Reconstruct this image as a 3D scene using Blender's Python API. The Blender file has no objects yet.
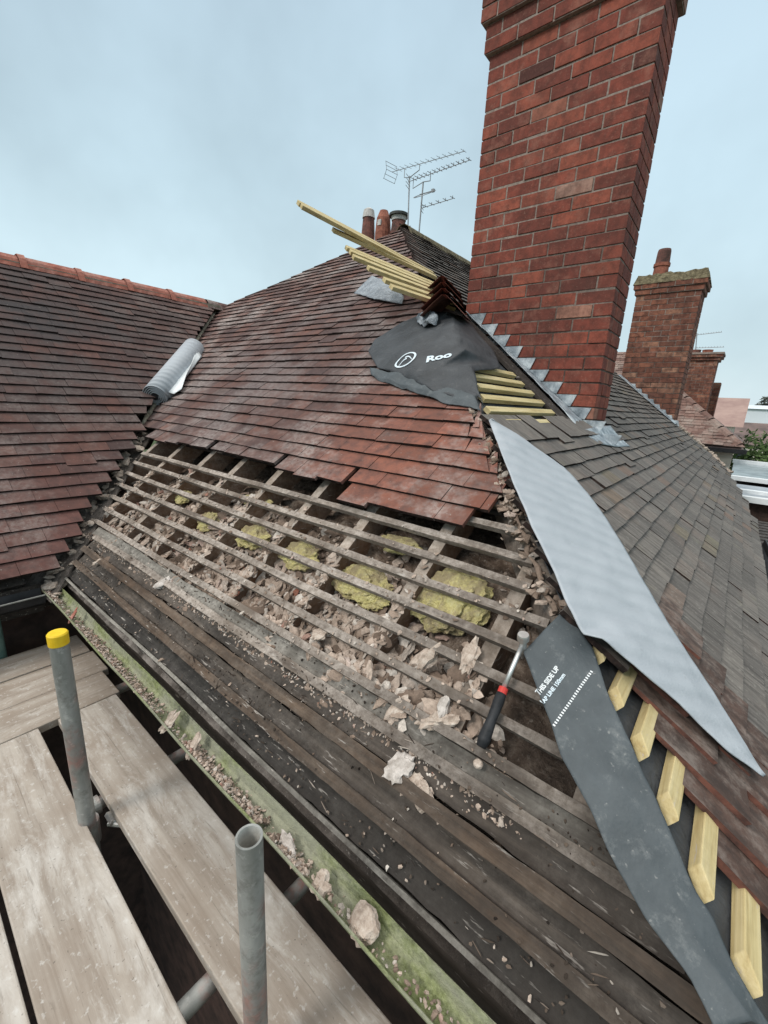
import bpy, bmesh, math, random
from mathutils import Vector, Matrix, noise as mnoise
random.seed(7)
S = bpy.context.scene
COL = S.collection
RAD = math.radians
PITCH = RAD(38.0)
CP, SP, TP = math.cos(PITCH), math.sin(PITCH), math.tan(PITCH)
H0 = 1.55          # eye height above the front slope's foot line
HIP = 0.96         # plan line of the right hip: x + y = HIP
VAL = -2.42        # plan line of the valley:   x + y = VAL

# ------------------------------------------------------------------ camera frame
FPX = 424.0
def nrm(v):
    return Vector(v).normalized()
_d1 = nrm((742 - 384, 420 - 512, FPX))
_d2 = nrm((-159 - 384, 371 - 512, FPX))
_X = -(_d2 - _d2.dot(_d1) * _d1).normalized()
_Z = _X.cross(_d1)
if _Z.y > 0: _Z = -_Z
RW = Matrix((_X, _d1, _Z))            # camera (right, down, forward) -> world
def ray(px, py):
    return RW @ nrm((px - 384, py - 512, FPX))
def front(px, py, off=0.0):           # point on the front slope, lifted by off
    r = ray(px, py); o = off / CP
    return r * ((H0 - o) / (TP * r.y - r.z))
def right(px, py, off=0.0):           # point on the right slope
    r = ray(px, py); o = off / CP
    return r * ((H0 - TP * HIP - o) / (-TP * r.x - r.z))
def at_y(px, py, Y):
    r = ray(px, py); return r * (Y / r.y)
def at_z(px, py, Z):
    r = ray(px, py); return r * (Z / r.z)
def F(x, s, n=0.0):                   # front slope: along eave, up slope, off the slope
    return Vector((x, s * CP - n * SP, -H0 + s * SP + n * CP))
def Rr(y, s, n=0.0):
    return Vector((HIP - s * CP + n * SP, y, -H0 + s * SP + n * CP))
def L(y, s, n=0.0):                   # left wing slope
    return Vector((-2.85 - s * CP + n * SP, y, -1.05 + s * SP + n * CP))

# ------------------------------------------------------------------ material helpers
class NT:
    def __init__(self, name):
        self.m = bpy.data.materials.new(name); self.m.use_nodes = True
        self.t = self.m.node_tree; self.b = self.t.nodes['Principled BSDF']
        self.tc = self.t.nodes.new('ShaderNodeTexCoord')
    def new(self, ty, **kw):
        n = self.t.nodes.new(ty)
        for k, v in kw.items(): setattr(n, k, v)
        return n
    def link(self, a, b): self.t.links.new(a, b)
    def setin(self, sock, v):
        if hasattr(v, 'is_linked') or isinstance(v, bpy.types.NodeSocket): self.link(v, sock)
        else: sock.default_value = v
    def coords(self, scale=(1, 1, 1), rot=(0, 0, 0), loc=(0, 0, 0)):
        mp = self.new('ShaderNodeMapping')
        mp.inputs['Scale'].default_value = scale; mp.inputs['Rotation'].default_value = rot
        mp.inputs['Location'].default_value = loc
        self.link(self.tc.outputs['Object'], mp.inputs['Vector']); return mp.outputs[0]
    def noise(self, scale=5, detail=4, rough=.6, vec=None, dist=0):
        n = self.new('ShaderNodeTexNoise')
        n.inputs['Scale'].default_value = scale; n.inputs['Detail'].default_value = detail
        n.inputs['Roughness'].default_value = rough; n.inputs['Distortion'].default_value = dist
        self.link(vec if vec is not None else self.tc.outputs['Object'], n.inputs['Vector'])
        return n.outputs['Fac']
    def ramp(self, fac, stops, interp='LINEAR'):
        n = self.new('ShaderNodeValToRGB'); cr = n.color_ramp; cr.interpolation = interp
        while len(cr.elements) < len(stops): cr.elements.new(.5)
        for e, (p, c) in zip(cr.elements, stops):
            e.position = p; e.color = (c, c, c, 1) if isinstance(c, (int, float)) else (*c, 1)
        self.link(fac, n.inputs['Fac']); return n.outputs['Color']
    def mix(self, fac, a, b, mode='MIX'):
        n = self.new('ShaderNodeMix', data_type='RGBA', blend_type=mode)
        self.setin(n.inputs[0], fac)
        for i, v in ((6, a), (7, b)):
            if isinstance(v, tuple): n.inputs[i].default_value = (*v, 1)
            else: self.link(v, n.inputs[i])
        return n.outputs[2]
    def math(self, op, a, b=0.0, clamp=False):
        n = self.new('ShaderNodeMath', operation=op, use_clamp=clamp)
        self.setin(n.inputs[0], a); self.setin(n.inputs[1], b); return n.outputs[0]
    def island(self):
        return self.new('ShaderNodeNewGeometry').outputs['Random Per Island']
    def near(self, p, r0, r1):          # 1 inside r0 of a point, 0 beyond r1
        n = self.new('ShaderNodeVectorMath', operation='DISTANCE')
        self.link(self.tc.outputs['Object'], n.inputs[0]); n.inputs[1].default_value = p
        m = self.new('ShaderNodeMapRange'); self.link(n.outputs['Value'], m.inputs[0])
        m.inputs[1].default_value = r0; m.inputs[2].default_value = r1
        m.inputs[3].default_value = 1; m.inputs[4].default_value = 0
        return m.outputs[0]
    def bump(self, h, strength=.3, dist=.01):
        n = self.new('ShaderNodeBump'); n.inputs['Strength'].default_value = strength
        n.inputs['Distance'].default_value = dist
        self.link(h, n.inputs['Height']); self.link(n.outputs[0], self.b.inputs['Normal'])
    def done(self, color, rough=.85, metal=0.0, spec=.3):
        self.setin(self.b.inputs['Base Color'], (*color, 1) if isinstance(color, tuple) else color)
        self.setin(self.b.inputs['Roughness'], rough)
        self.b.inputs['Metallic'].default_value = metal
        self.b.inputs['Specular IOR Level'].default_value = spec
        return self.m

MAT = {}
def clay(name, stops, lichen, lich_amt, stains=(), reds=(), blotch=6.0):
    n = NT(name); r = n.island()
    c = n.ramp(r, stops)
    fine = n.noise(38, 5, .7); big = n.noise(blotch, 5, .65); mid = n.noise(16, 4, .65)
    c = n.mix(n.ramp(mid, [(.3, .55), (.7, 0.0)]), c, (.035, .026, .026))
    for p, r0, r1, col, amt in reds:
        f = n.math('MULTIPLY', n.near(p, r0, r1), n.ramp(mid, [(.3, .2 * amt), (.62, amt)]))
        c = n.mix(f, c, n.mix(r, col, tuple(v * .55 for v in col)))
    lf = n.math('MULTIPLY', n.ramp(big, [(.45, 0.0), (.64, 1.0)]), n.ramp(fine, [(.36, .15 * lich_amt), (.60, lich_amt)]))
    c = n.mix(lf, c, lichen)
    for p, r0, r1, col, amt in stains:
        f = n.math('MULTIPLY', n.near(p, r0, r1), n.ramp(big, [(.35, 0.0), (.6, amt)]))
        c = n.mix(f, c, col)
    spots = n.ramp(n.noise(75, 2, .5), [(.70, 0.0), (.76, .55)])
    c = n.mix(spots, c, (.34, .32, .29))
    n.bump(n.mix(.5, fine, mid), .55, .006)
    MAT[name] = n.done(c, .88, 0, .25)
clay('front clay tile', [(0, (.085, .053, .049)), (.3, (.110, .064, .056)), (.6, (.140, .075, .062)), (.85, (.175, .085, .066)), (1, (.14, .105, .095))],
     (.42, .375, .35), .72,
     stains=[((-3.0, 2.3, .3), .3, 1.6, (.10, .075, .075), .7)],
     reds=[((-.95, 1.55, -.35), .35, 1.25, (.30, .115, .077), .85)], blotch=2.2)
clay('left clay tile', [(0, (.072, .044, .040)), (.35, (.090, .052, .046)), (.7, (.112, .060, .051)), (1, (.14, .068, .054))],
     (.30, .26, .24), .42,
     stains=[((-4.9, 1.0, .55), .3, 1.7, (.042, .037, .038), .95)],
     reds=[((-3.0, .4, -.9), .2, 1.1, (.20, .085, .07), .6)], blotch=3.0)
clay('ridge clay', [(0, (.36, .115, .08)), (1, (.46, .17, .12))], (.44, .36, .32), .5, blotch=4)
clay('dark ridge clay', [(0, (.17, .062, .045)), (1, (.25, .09, .062))], (.2, .17, .15), .3)
clay('far clay tile', [(0, (.15, .085, .07)), (.5, (.22, .125, .10)), (1, (.28, .19, .16))], (.36, .32, .28), .6, blotch=3)

def grey_tile():
    n = NT('grey weathered tile'); r = n.island()
    c = n.ramp(r, [(0, (.115, .104, .094)), (.3, (.14, .126, .114)), (.6, (.16, .145, .13)), (.88, (.19, .17, .15)), (.96, (.19, .13, .10)), (1, (.17, .155, .11))])
    # rain streaks down the fall of this slope
    v = n.coords((1, 1, 1), (0, -PITCH, 0)); mp = n.new('ShaderNodeMapping'); mp.inputs['Scale'].default_value = (5, 46, 5)
    n.link(v, mp.inputs['Vector'])
    st = n.noise(1.0, 5, .65, mp.outputs[0]); big = n.noise(3.2, 4, .6); fine = n.noise(60, 3, .6)
    c = n.mix(n.ramp(st, [(.36, .75), (.58, 0.0)]), c, (.055, .048, .044))
    c = n.mix(n.ramp(big, [(.52, 0.0), (.72, .35)]), c, (.19, .14, .115))
    c = n.mix(n.ramp(fine, [(.58, 0.0), (.74, .4)]), c, (.36, .34, .30))
    c = n.mix(n.ramp(n.noise(5.5, 3, .6), [(.62, 0.0), (.74, .2)]), c, (.24, .225, .14))
    n.bump(n.mix(.6, fine, st), .5, .006)
    MAT['grey tile'] = n.done(c, .85, 0, .3)
grey_tile()
def fresh_tile():
    n = NT('newly laid tile'); r = n.island()
    c = n.ramp(r, [(0, (.060, .038, .030)), (.5, (.098, .060, .047)), (1, (.135, .092, .074))])
    st = n.noise(11, 6, .75); fine = n.noise(55, 4, .7)
    c = n.mix(n.ramp(st, [(.46, 0.0), (.62, .6)]), c, (.24, .20, .175))
    c = n.mix(n.ramp(n.noise(1.0, 4, .7, n.coords((14, 22, 14), (0, -PITCH, 0))), [(.38, .7), (.56, 0.0)]), c, (.035, .024, .020))
    c = n.mix(n.ramp(fine, [(.60, 0.0), (.70, .6)]), c, (.045, .036, .034))
    n.bump(fine, .5, .005)
    MAT['fresh tile'] = n.done(c, .8)
    n = NT('tile red edge'); c = n.ramp(n.noise(25, 4, .6), [(.35, (.06, .032, .026)), (.65, (.19, .078, .055))])
    MAT['tile edge'] = n.done(c, .9)
    n = NT('shaded tile butt'); c = n.ramp(n.noise(30, 4, .7), [(.4, (.016, .013, .012)), (.62, (.05, .034, .03)), (.72, (.13, .085, .07))])  # near-black butts: the shadow line under each course is put into the colour
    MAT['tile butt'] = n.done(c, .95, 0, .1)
fresh_tile()

def brick(name, stops, dirty=.6, scale=1.0):
    n = NT(name); r = n.island(); c = n.ramp(r, stops, 'LINEAR')
    mid = n.noise(14 * scale, 5, .7); fine = n.noise(70 * scale, 4, .7); big = n.noise(2.2, 4, .6)
    c = n.mix(n.ramp(mid, [(.38, .85 * dirty), (.60, 0.0)]), c, (.060, .028, .023))
    c = n.mix(n.ramp(n.noise(1.0, 5, .7, n.coords((9, 9, 1.6))), [(.52, 0.0), (.70, .6 * dirty)]), c, (.05, .028, .024))
    c = n.mix(n.ramp(big, [(.44, 0.0), (.66, .7 * dirty)]), c, (.075, .038, .031))
    c = n.mix(n.ramp(n.noise(5.5, 5, .7), [(.54, 0.0), (.72, .5)]), c, (.36, .17, .125))
    c = n.mix(n.ramp(fine, [(.58, 0.0), (.74, .35)]), c, (.40, .24, .18))
    n.bump(n.mix(.5, fine, mid), .6, .006)
    MAT[name] = n.done(c, .9, 0, .2)
brick('red brick', [(0, (.08, .036, .031)), (.04, (.175, .054, .041)), (.3, (.225, .064, .046)), (.6, (.265, .073, .050)), (.93, (.34, .10, .064)), (.97, (.40, .18, .125)), (1, (.38, .23, .18))])
brick('old brick', [(0, (.17, .075, .052)), (.4, (.24, .095, .062)), (.8, (.30, .125, .078)), (1, (.38, .21, .14))], .85)
def simple(name, c0, c1, scale=12, rough=.85, metal=0, bump=.3, detail=5, vec=None, spec=.3, pos=(.35, .65), bd=.006):
    n = NT(name); v = n.coords(vec) if vec else None
    f = n.noise(scale, detail, .65, v)
    c = n.ramp(f, [(pos[0], c0), (pos[1], c1)])
    if bump: n.bump(f, bump, bd)
    MAT[name] = n.done(c, rough, metal, spec)
def mortar():
    n = NT('mortar'); sp = n.new('ShaderNodeSeparateXYZ'); n.link(n.tc.outputs['Object'], sp.inputs[0])
    f = n.noise(40, 5, .65); g = n.noise(3.5, 4, .6)
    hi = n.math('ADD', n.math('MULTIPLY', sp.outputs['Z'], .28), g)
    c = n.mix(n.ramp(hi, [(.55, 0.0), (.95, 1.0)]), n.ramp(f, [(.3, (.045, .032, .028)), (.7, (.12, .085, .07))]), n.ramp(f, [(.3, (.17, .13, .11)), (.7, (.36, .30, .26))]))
    n.bump(f, .6, .008); MAT['mortar'] = n.done(c, .95, 0, .15)
mortar()
simple('valley mortar', (.13, .115, .085), (.36, .32, .25), 16, bump=.6)
simple('dark mortar', (.09, .06, .05), (.20, .15, .12), 40, bump=.5)
def lead():
    n = NT('lead'); f = n.noise(14, 5, .65); g = n.noise(50, 3, .6)
    c = n.ramp(f, [(.32, (.13, .155, .175)), (.5, (.30, .34, .37)), (.66, (.52, .56, .58))])
    n.bump(n.mix(.5, f, g), .4, .008); MAT['lead'] = n.done(c, .55, .25)
lead()
def wood(name, c_dark, c_lo, c_hi, axis, dust=0.0, dustcol=(.42, .37, .33), grain=46, rough=.85, island=True, soot=0.0, damp=.85):
    n = NT(name)
    sc = [grain] * 3; sc[axis] = 2.2
    f = n.noise(1.0, 5, .65, n.coords(tuple(sc)), .3)
    c = n.ramp(f, [(.28, c_dark), (.48, c_lo), (.72, c_hi)])
    if island: c = n.mix(n.math('MULTIPLY', n.island(), .45), c, c_dark)
    if soot:
        ss = [7.0] * 3; ss[axis] = 1.6
        c = n.mix(n.ramp(n.noise(1.0, 6, .75, n.coords(tuple(ss)), .6), [(.42, soot), (.56, 0.0)]), c, (.018, .016, .014))
    if dust:
        d = n.math('MULTIPLY', n.ramp(n.noise(5, 5, .65), [(.36, .15), (.58, 1.0)]), n.ramp(n.noise(42, 6, .8), [(.34, .1 * dust), (.66, dust)]))
        c = n.mix(d, c, dustcol)
    if dust:
        s4 = [70.0] * 3; s4[axis] = 9.0
        c = n.mix(n.ramp(n.noise(1.0, 4, .7, n.coords(tuple(s4))), [(.62, 0.0), (.69, .7)]), c, (.46, .42, .38))
    if damp:
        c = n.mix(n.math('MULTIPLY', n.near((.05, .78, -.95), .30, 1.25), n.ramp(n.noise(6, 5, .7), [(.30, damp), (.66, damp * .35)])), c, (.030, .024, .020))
    n.bump(f, .6, .004); MAT[name] = n.done(c, rough, 0, .25)
wood('old batten', (.045, .034, .026), (.135, .104, .082), (.25, .205, .165), 0, .9, (.50, .44, .39))
wood('rafter', (.065, .031, .016), (.155, .077, .040), (.23, .125, .072), 1, .55, (.42, .35, .29), 30)
wood('rafter top', (.10, .075, .055), (.22, .17, .13), (.34, .28, .23), 1, .9, (.52, .45, .39), 30)
wood('new batten', (.36, .26, .11), (.58, .48, .25), (.72, .62, .38), 1, .35, (.30, .22, .12), grain=44, rough=.75, damp=0)
wood('char board', (.010, .009, .008), (.026, .023, .021), (.065, .058, .052), 0, .30, (.17, .155, .14), 40, soot=.8)
wood('grey board', (.018, .014, .011), (.058, .046, .037), (.150, .120, .096), 0, .34, (.29, .255, .225), 50, soot=.85)
wood('brown board', (.028, .018, .012), (.100, .064, .042), (.20, .138, .096), 0, .32, (.30, .255, .215), 44, soot=.6)
wood('dust board', (.05, .042, .036), (.15, .137, .117), (.26, .24, .208), 0, .75, (.40, .375, .335), 40, soot=.5)
wood('dark timber', (.010, .008, .007), (.03, .024, .02), (.06, .048, .04), 0, .2, (.2, .17, .15))
wood('hip board', (.05, .04, .032), (.16, .125, .10), (.30, .245, .20), 1, .9, (.50, .43, .37), 20)
def scaffold_wood(name, axis, tint):
    n = NT(name); sc = [26.0] * 3; sc[axis] = 1.3
    f = n.noise(1.0, 6, .65, n.coords(tuple(sc)), .6)
    a = tuple(v * t for v, t in zip((.24, .20, .165), tint)); b = tuple(v * t for v, t in zip((.385, .34, .295), tint)); d = tuple(v * t for v, t in zip((.49, .44, .385), tint))
    c = n.ramp(f, [(.28, a), (.50, b), (.74, d)])
    c = n.mix(n.ramp(n.noise(3.0, 5, .65), [(.38, .65), (.62, 0.0)]), c, tuple(v * t for v, t in zip((.26, .205, .16), tint)))
    sc2 = [9.0] * 3; sc2[axis] = 2.6
    c = n.mix(n.ramp(n.noise(1.0, 6, .72, n.coords(tuple(sc2)), .4), [(.50, 0.0), (.64, .6)]), c, tuple(v * t for v, t in zip((.60, .57, .53), tint)))
    sc3 = [60.0] * 3; sc3[axis] = 4.0
    c = n.mix(n.ramp(n.noise(1.0, 4, .7, n.coords(tuple(sc3)), .5), [(.60, 0.0), (.70, .6)]), c, (.15, .125, .10))
    c = n.mix(n.ramp(n.noise(11, 5, .75, None, .5), [(.62, 0.0), (.72, .5)]), c, (.19, .16, .13))
    c = n.mix(n.ramp(n.noise(55, 3, .6), [(.60, 0.0), (.70, .5)]), c, (.62, .60, .57))
    c = n.mix(n.ramp(n.noise(120, 2, .5), [(.69, 0.0), (.74, .5)]), c, (.07, .06, .05))
    n.bump(n.mix(.4, f, n.noise(50, 4, .7)), .45, .004); MAT[name] = n.done(c, .85, 0, .25)
scaffold_wood('board along', 0, (1, 1, 1)); scaffold_wood('board across', 1, (.88, .86, .84))
def galv():
    n = NT('galvanised tube'); f = n.noise(7, 5, .65, n.coords((1, 1, .35))); g = n.noise(40, 4, .65)
    c = n.ramp(f, [(.3, (.19, .195, .18)), (.55, (.33, .335, .32)), (.75, (.48, .48, .46))])
    c = n.mix(n.ramp(g, [(.58, 0.0), (.70, .55)]), c, (.55, .54, .52))
    c = n.mix(n.math('MULTIPLY', n.ramp(n.noise(5, 3, .6), [(.52, 0.0), (.64, .7)]), n.ramp(g, [(.4, 0.2), (.6, 1.0)])), c, (.34, .15, .12))
    c = n.mix(n.ramp(n.noise(19, 5, .7), [(.34, .55), (.48, 0.0)]), c, (.13, .125, .11))
    n.bump(g, .2, .003); MAT['tube'] = n.done(c, .55, .35)
galv()
simple('green tube', (.07, .13, .11), (.14, .21, .18), 18, .6, .1)
simple('yellow cap', (.70, .44, .015), (.82, .56, .03), 30, .5, 0, .1)
simple('tube inside', (.35, .34, .31), (.55, .54, .50), 22, .7)  # paler than the tube: light on the inner wall is put into the colour
def mem_grey():
    n = NT('grey membrane')
    w = n.new('ShaderNodeTexWave', wave_type='BANDS', bands_direction='DIAGONAL'); n.link(n.coords((1, -1, -.8)), w.inputs['Vector'])
    w.inputs['Scale'].default_value = 5.5; w.inputs['Distortion'].default_value = 1.6; w.inputs['Detail'].default_value = 1.5
    f = n.noise(5, 4, .6); g = n.noise(160, 2, .5)
    c = n.ramp(f, [(.3, (.375, .405, .435)), (.7, (.415, .445, .475))])
    c = n.mix(n.ramp(w.outputs['Fac'], [(.2, .26), (.8, 0.0)]), c, (.33, .355, .385))
    c = n.mix(n.ramp(n.noise(26, 5, .7), [(.64, 0.0), (.74, .4)]), c, (.26, .25, .24))
    n.bump(n.mix(.75, g, w.outputs['Fac']), .5, .012); MAT['grey membrane'] = n.done(c, .6, 0, .3)
    n = NT('slate membrane'); f = n.noise(9, 5, .65); g = n.noise(140, 2, .5)
    c = n.ramp(f, [(.3, (.052, .062, .068)), (.7, (.088, .102, .110))])
    c = n.mix(n.ramp(n.noise(22, 6, .75), [(.55, 0.0), (.70, .5)]), c, (.19, .20, .20))
    c = n.mix(n.ramp(n.noise(90, 2, .6), [(.68, 0.0), (.74, .45)]), c, (.28, .28, .27))
    n.bump(n.mix(.5, g, f), .35, .006); MAT['slate membrane'] = n.done(c, .62, 0, .35)
    n = NT('black membrane'); f = n.noise(6, 5, .6)
    c = n.ramp(f, [(.3, (.030, .032, .035)), (.7, (.065, .070, .076))])
    c = n.mix(n.ramp(n.noise(20, 6, .7), [(.58, 0.0), (.72, .35)]), c, (.17, .17, .17))
    n.bump(n.noise(9, 4, .6, None, 1.0), .5, .03); MAT['black membrane'] = n.done(c, .62, 0, .35)
    n = NT('crumpled membrane'); c = n.ramp(n.noise(16, 4, .6), [(.3, (.16, .18, .205)), (.7, (.36, .39, .42))])
    n.bump(n.noise(22, 4, .6, None, 2.0), .8, .03); MAT['crumpled membrane'] = n.done(c, .45, 0, .45)
mem_grey()
simple('white print', (.62, .65, .66), (.74, .76, .77), 60, .7, 0, 0)
simple('pale print', (.50, .60, .66), (.70, .76, .80), 60, .7, 0, 0)
def dirt():
    n = NT('attic dirt'); big = n.noise(4.5, 5, .65); mid = n.noise(18, 5, .7); fine = n.noise(70, 4, .7)
    c = n.ramp(mid, [(.32, (.05, .035, .026)), (.5, (.17, .125, .096)), (.70, (.38, .305, .245))])
    c = n.mix(n.ramp(big, [(.36, .7), (.54, 0.0)]), c, (.085, .058, .042))
    c = n.mix(n.ramp(fine, [(.58, 0.0), (.70, .7)]), c, (.40, .345, .30))
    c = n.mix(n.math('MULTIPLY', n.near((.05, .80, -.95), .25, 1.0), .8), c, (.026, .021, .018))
    n.bump(n.mix(.5, mid, fine), .9, .03); MAT['attic dirt'] = n.done(c, .95, 0, .15)
    n = NT('sarking dirt'); mid = n.noise(14, 6, .72); fine = n.noise(80, 4, .7); big = n.noise(3.5, 4, .6)
    c = n.ramp(mid, [(.35, (.024, .019, .016)), (.55, (.070, .056, .047)), (.75, (.16, .135, .115))])
    left = n.near((-2.2, .8, -.95), .4, 2.0)
    d = n.math('MULTIPLY', n.ramp(big, [(.30, 0.0), (.60, 1.0)]), left)
    c = n.mix(d, c, n.ramp(mid, [(.3, (.11, .095, .082)), (.6, (.29, .255, .23))]))
    c = n.mix(n.ramp(fine, [(.61, 0.0), (.70, .7)]), c, (.38, .335, .30))
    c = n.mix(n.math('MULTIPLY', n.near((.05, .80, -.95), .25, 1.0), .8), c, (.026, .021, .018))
    n.bump(n.mix(.5, mid, fine), .8, .02); MAT['sarking dirt'] = n.done(c, .95, 0, .15)
dirt()
def wool():
    n = NT('mineral wool'); f = n.noise(60, 6, .8, n.coords((1, .35, 1))); g = n.noise(9, 5, .7)
    c = n.ramp(f, [(.3, (.54, .46, .19)), (.5, (.80, .71, .32)), (.72, (.90, .84, .52))])
    c = n.mix(n.ramp(g, [(.42, .8), (.58, 0.0)]), c, (.36, .28, .19))
    n.bump(f, .8, .03); MAT['wool'] = n.done(c, 1, 0, .05)
wool()
def rubble_mat():
    n = NT('rubble'); r = n.island()
    c = n.ramp(r, [(0, (.13, .092, .07)), (.25, (.31, .232, .182)), (.5, (.45, .355, .29)), (.72, (.56, .455, .38)), (.86, (.42, .37, .325)), (.95, (.66, .595, .53)), (1, (.26, .10, .065))])
    f = n.noise(60, 5, .7)
    c = n.mix(n.ramp(f, [(.35, .5), (.6, 0.0)]), c, (.11, .085, .068)); n.bump(f, .6, .006)
    MAT['rubble'] = n.done(c, .95, 0, .15)
    n = NT('pale lump'); f = n.noise(38, 5, .7)
    c = n.ramp(f, [(.32, (.25, .19, .15)), (.5, (.43, .35, .29)), (.7, (.58, .51, .44))]); n.bump(f, .8, .01)
    MAT['pale lump'] = n.done(c, .95, 0, .15)
    n = NT('white lump'); f = n.noise(30, 5, .7)
    c = n.ramp(f, [(.32, (.27, .235, .205)), (.62, (.56, .51, .47))]); n.bump(f, .8, .01)
    MAT['white lump'] = n.done(c, .95, 0, .15)
rubble_mat()
def grit():
    n = NT('dark grit'); c = n.ramp(n.island(), [(0, (.018, .014, .012)), (.45, (.055, .042, .033)), (.75, (.12, .09, .07)), (.92, (.22, .18, .15)), (1, (.36, .32, .28))])
    MAT['dark grit'] = n.done(c, .95, 0, .15)
grit()
def gut():
    n = NT('mossy gutter'); f = n.noise(9, 5, .65, n.coords((.5, 1, 1))); g = n.noise(55, 5, .7)
    c = n.ramp(g, [(.3, (.10, .115, .045)), (.52, (.22, .245, .115)), (.72, (.37, .39, .23))])
    c = n.mix(n.ramp(f, [(.44, .75), (.62, 0.0)]), c, (.29, .285, .23))
    c = n.mix(n.ramp(n.noise(26, 4, .6), [(.60, 0.0), (.72, .6)]), c, (.035, .033, .026))
    n.bump(g, .7, .01); MAT['moss gutter'] = n.done(c, .9, 0, .15)
    n = NT('grey gutter'); f = n.noise(20, 5, .65); c = n.ramp(f, [(.35, (.06, .062, .058)), (.65, (.15, .155, .145))])
    MAT['gutter outside'] = n.done(c, .7)
gut()
simple('black plastic', (.010, .010, .011), (.028, .028, .030), 10, .5, 0, .1)
simple('pale gutter lip', (.18, .18, .17), (.32, .32, .30), 20, .7)
simple('dark brick', (.030, .020, .017), (.075, .045, .036), 9, .95)
simple('ground earth', (.025, .018, .014), (.060, .044, .034), 3, .95, 0, .5, 6)
simple('steel', (.55, .54, .52), (.75, .74, .72), 20, .35, .8, 0)
simple('rubber grip', (.012, .013, .015), (.032, .033, .036), 25, .6, 0, .2)
simple('red band', (.45, .03, .025), (.55, .05, .04), 20, .5, 0, 0)
simple('aerial metal', (.22, .23, .24), (.34, .35, .36), 20, .5, .5, 0)
simple('terracotta', (.16, .055, .038), (.34, .13, .085), 12, .85)
simple('sooty pot', (.06, .035, .03), (.22, .09, .07), 7, .85)
simple('white pot', (.38, .36, .34), (.58, .56, .53), 9, .85)
simple('dark cowl', (.02, .022, .02), (.06, .065, .055), 9, .6)
simple('moss', (.075, .060, .036), (.23, .195, .12), 22, .95, 0, .9, 6, bd=.03)
simple('render wall', (.60, .56, .47), (.76, .71, .61), 4, .9)
simple('white board', (.62, .64, .65), (.76, .78, .79), 3, .6)
simple('roof glass', (.20, .24, .26), (.32, .37, .39), 2, .25, 0, .1)
simple('grey sheet roof', (.24, .27, .30), (.36, .39, .42), 1.5, .6)
simple('far white', (.60, .64, .68), (.70, .74, .78), .2, .7)
simple('far slate', (.10, .075, .07), (.20, .14, .125), 1.2, .85)
simple('far pink', (.26, .17, .15), (.36, .25, .215), 1.5, .85)
simple('dark slat', (.04, .036, .034), (.10, .09, .085), 6, .8)
simple('bark', (.05, .04, .03), (.12, .10, .08), 20, .95)
simple('red paint', (.30, .02, .025), (.40, .035, .04), 4, .4)
simple('window glass', (.02, .025, .03), (.05, .06, .07), 2, .1)
def leafm(name, a, b):
    n = NT(name); c = n.ramp(n.island(), [(0, a), (1, b)]); MAT[name] = n.done(c, .8)
leafm('leaf', (.022, .045, .012), (.075, .125, .035)); leafm('far leaf', (.07, .08, .07), (.13, .14, .12))
simple('lawn', (.03, .05, .018), (.075, .10, .04), 1.5, .95, 0, .4, 6)
simple('tarmac', (.035, .035, .036), (.065, .064, .062), 3, .95)

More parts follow.
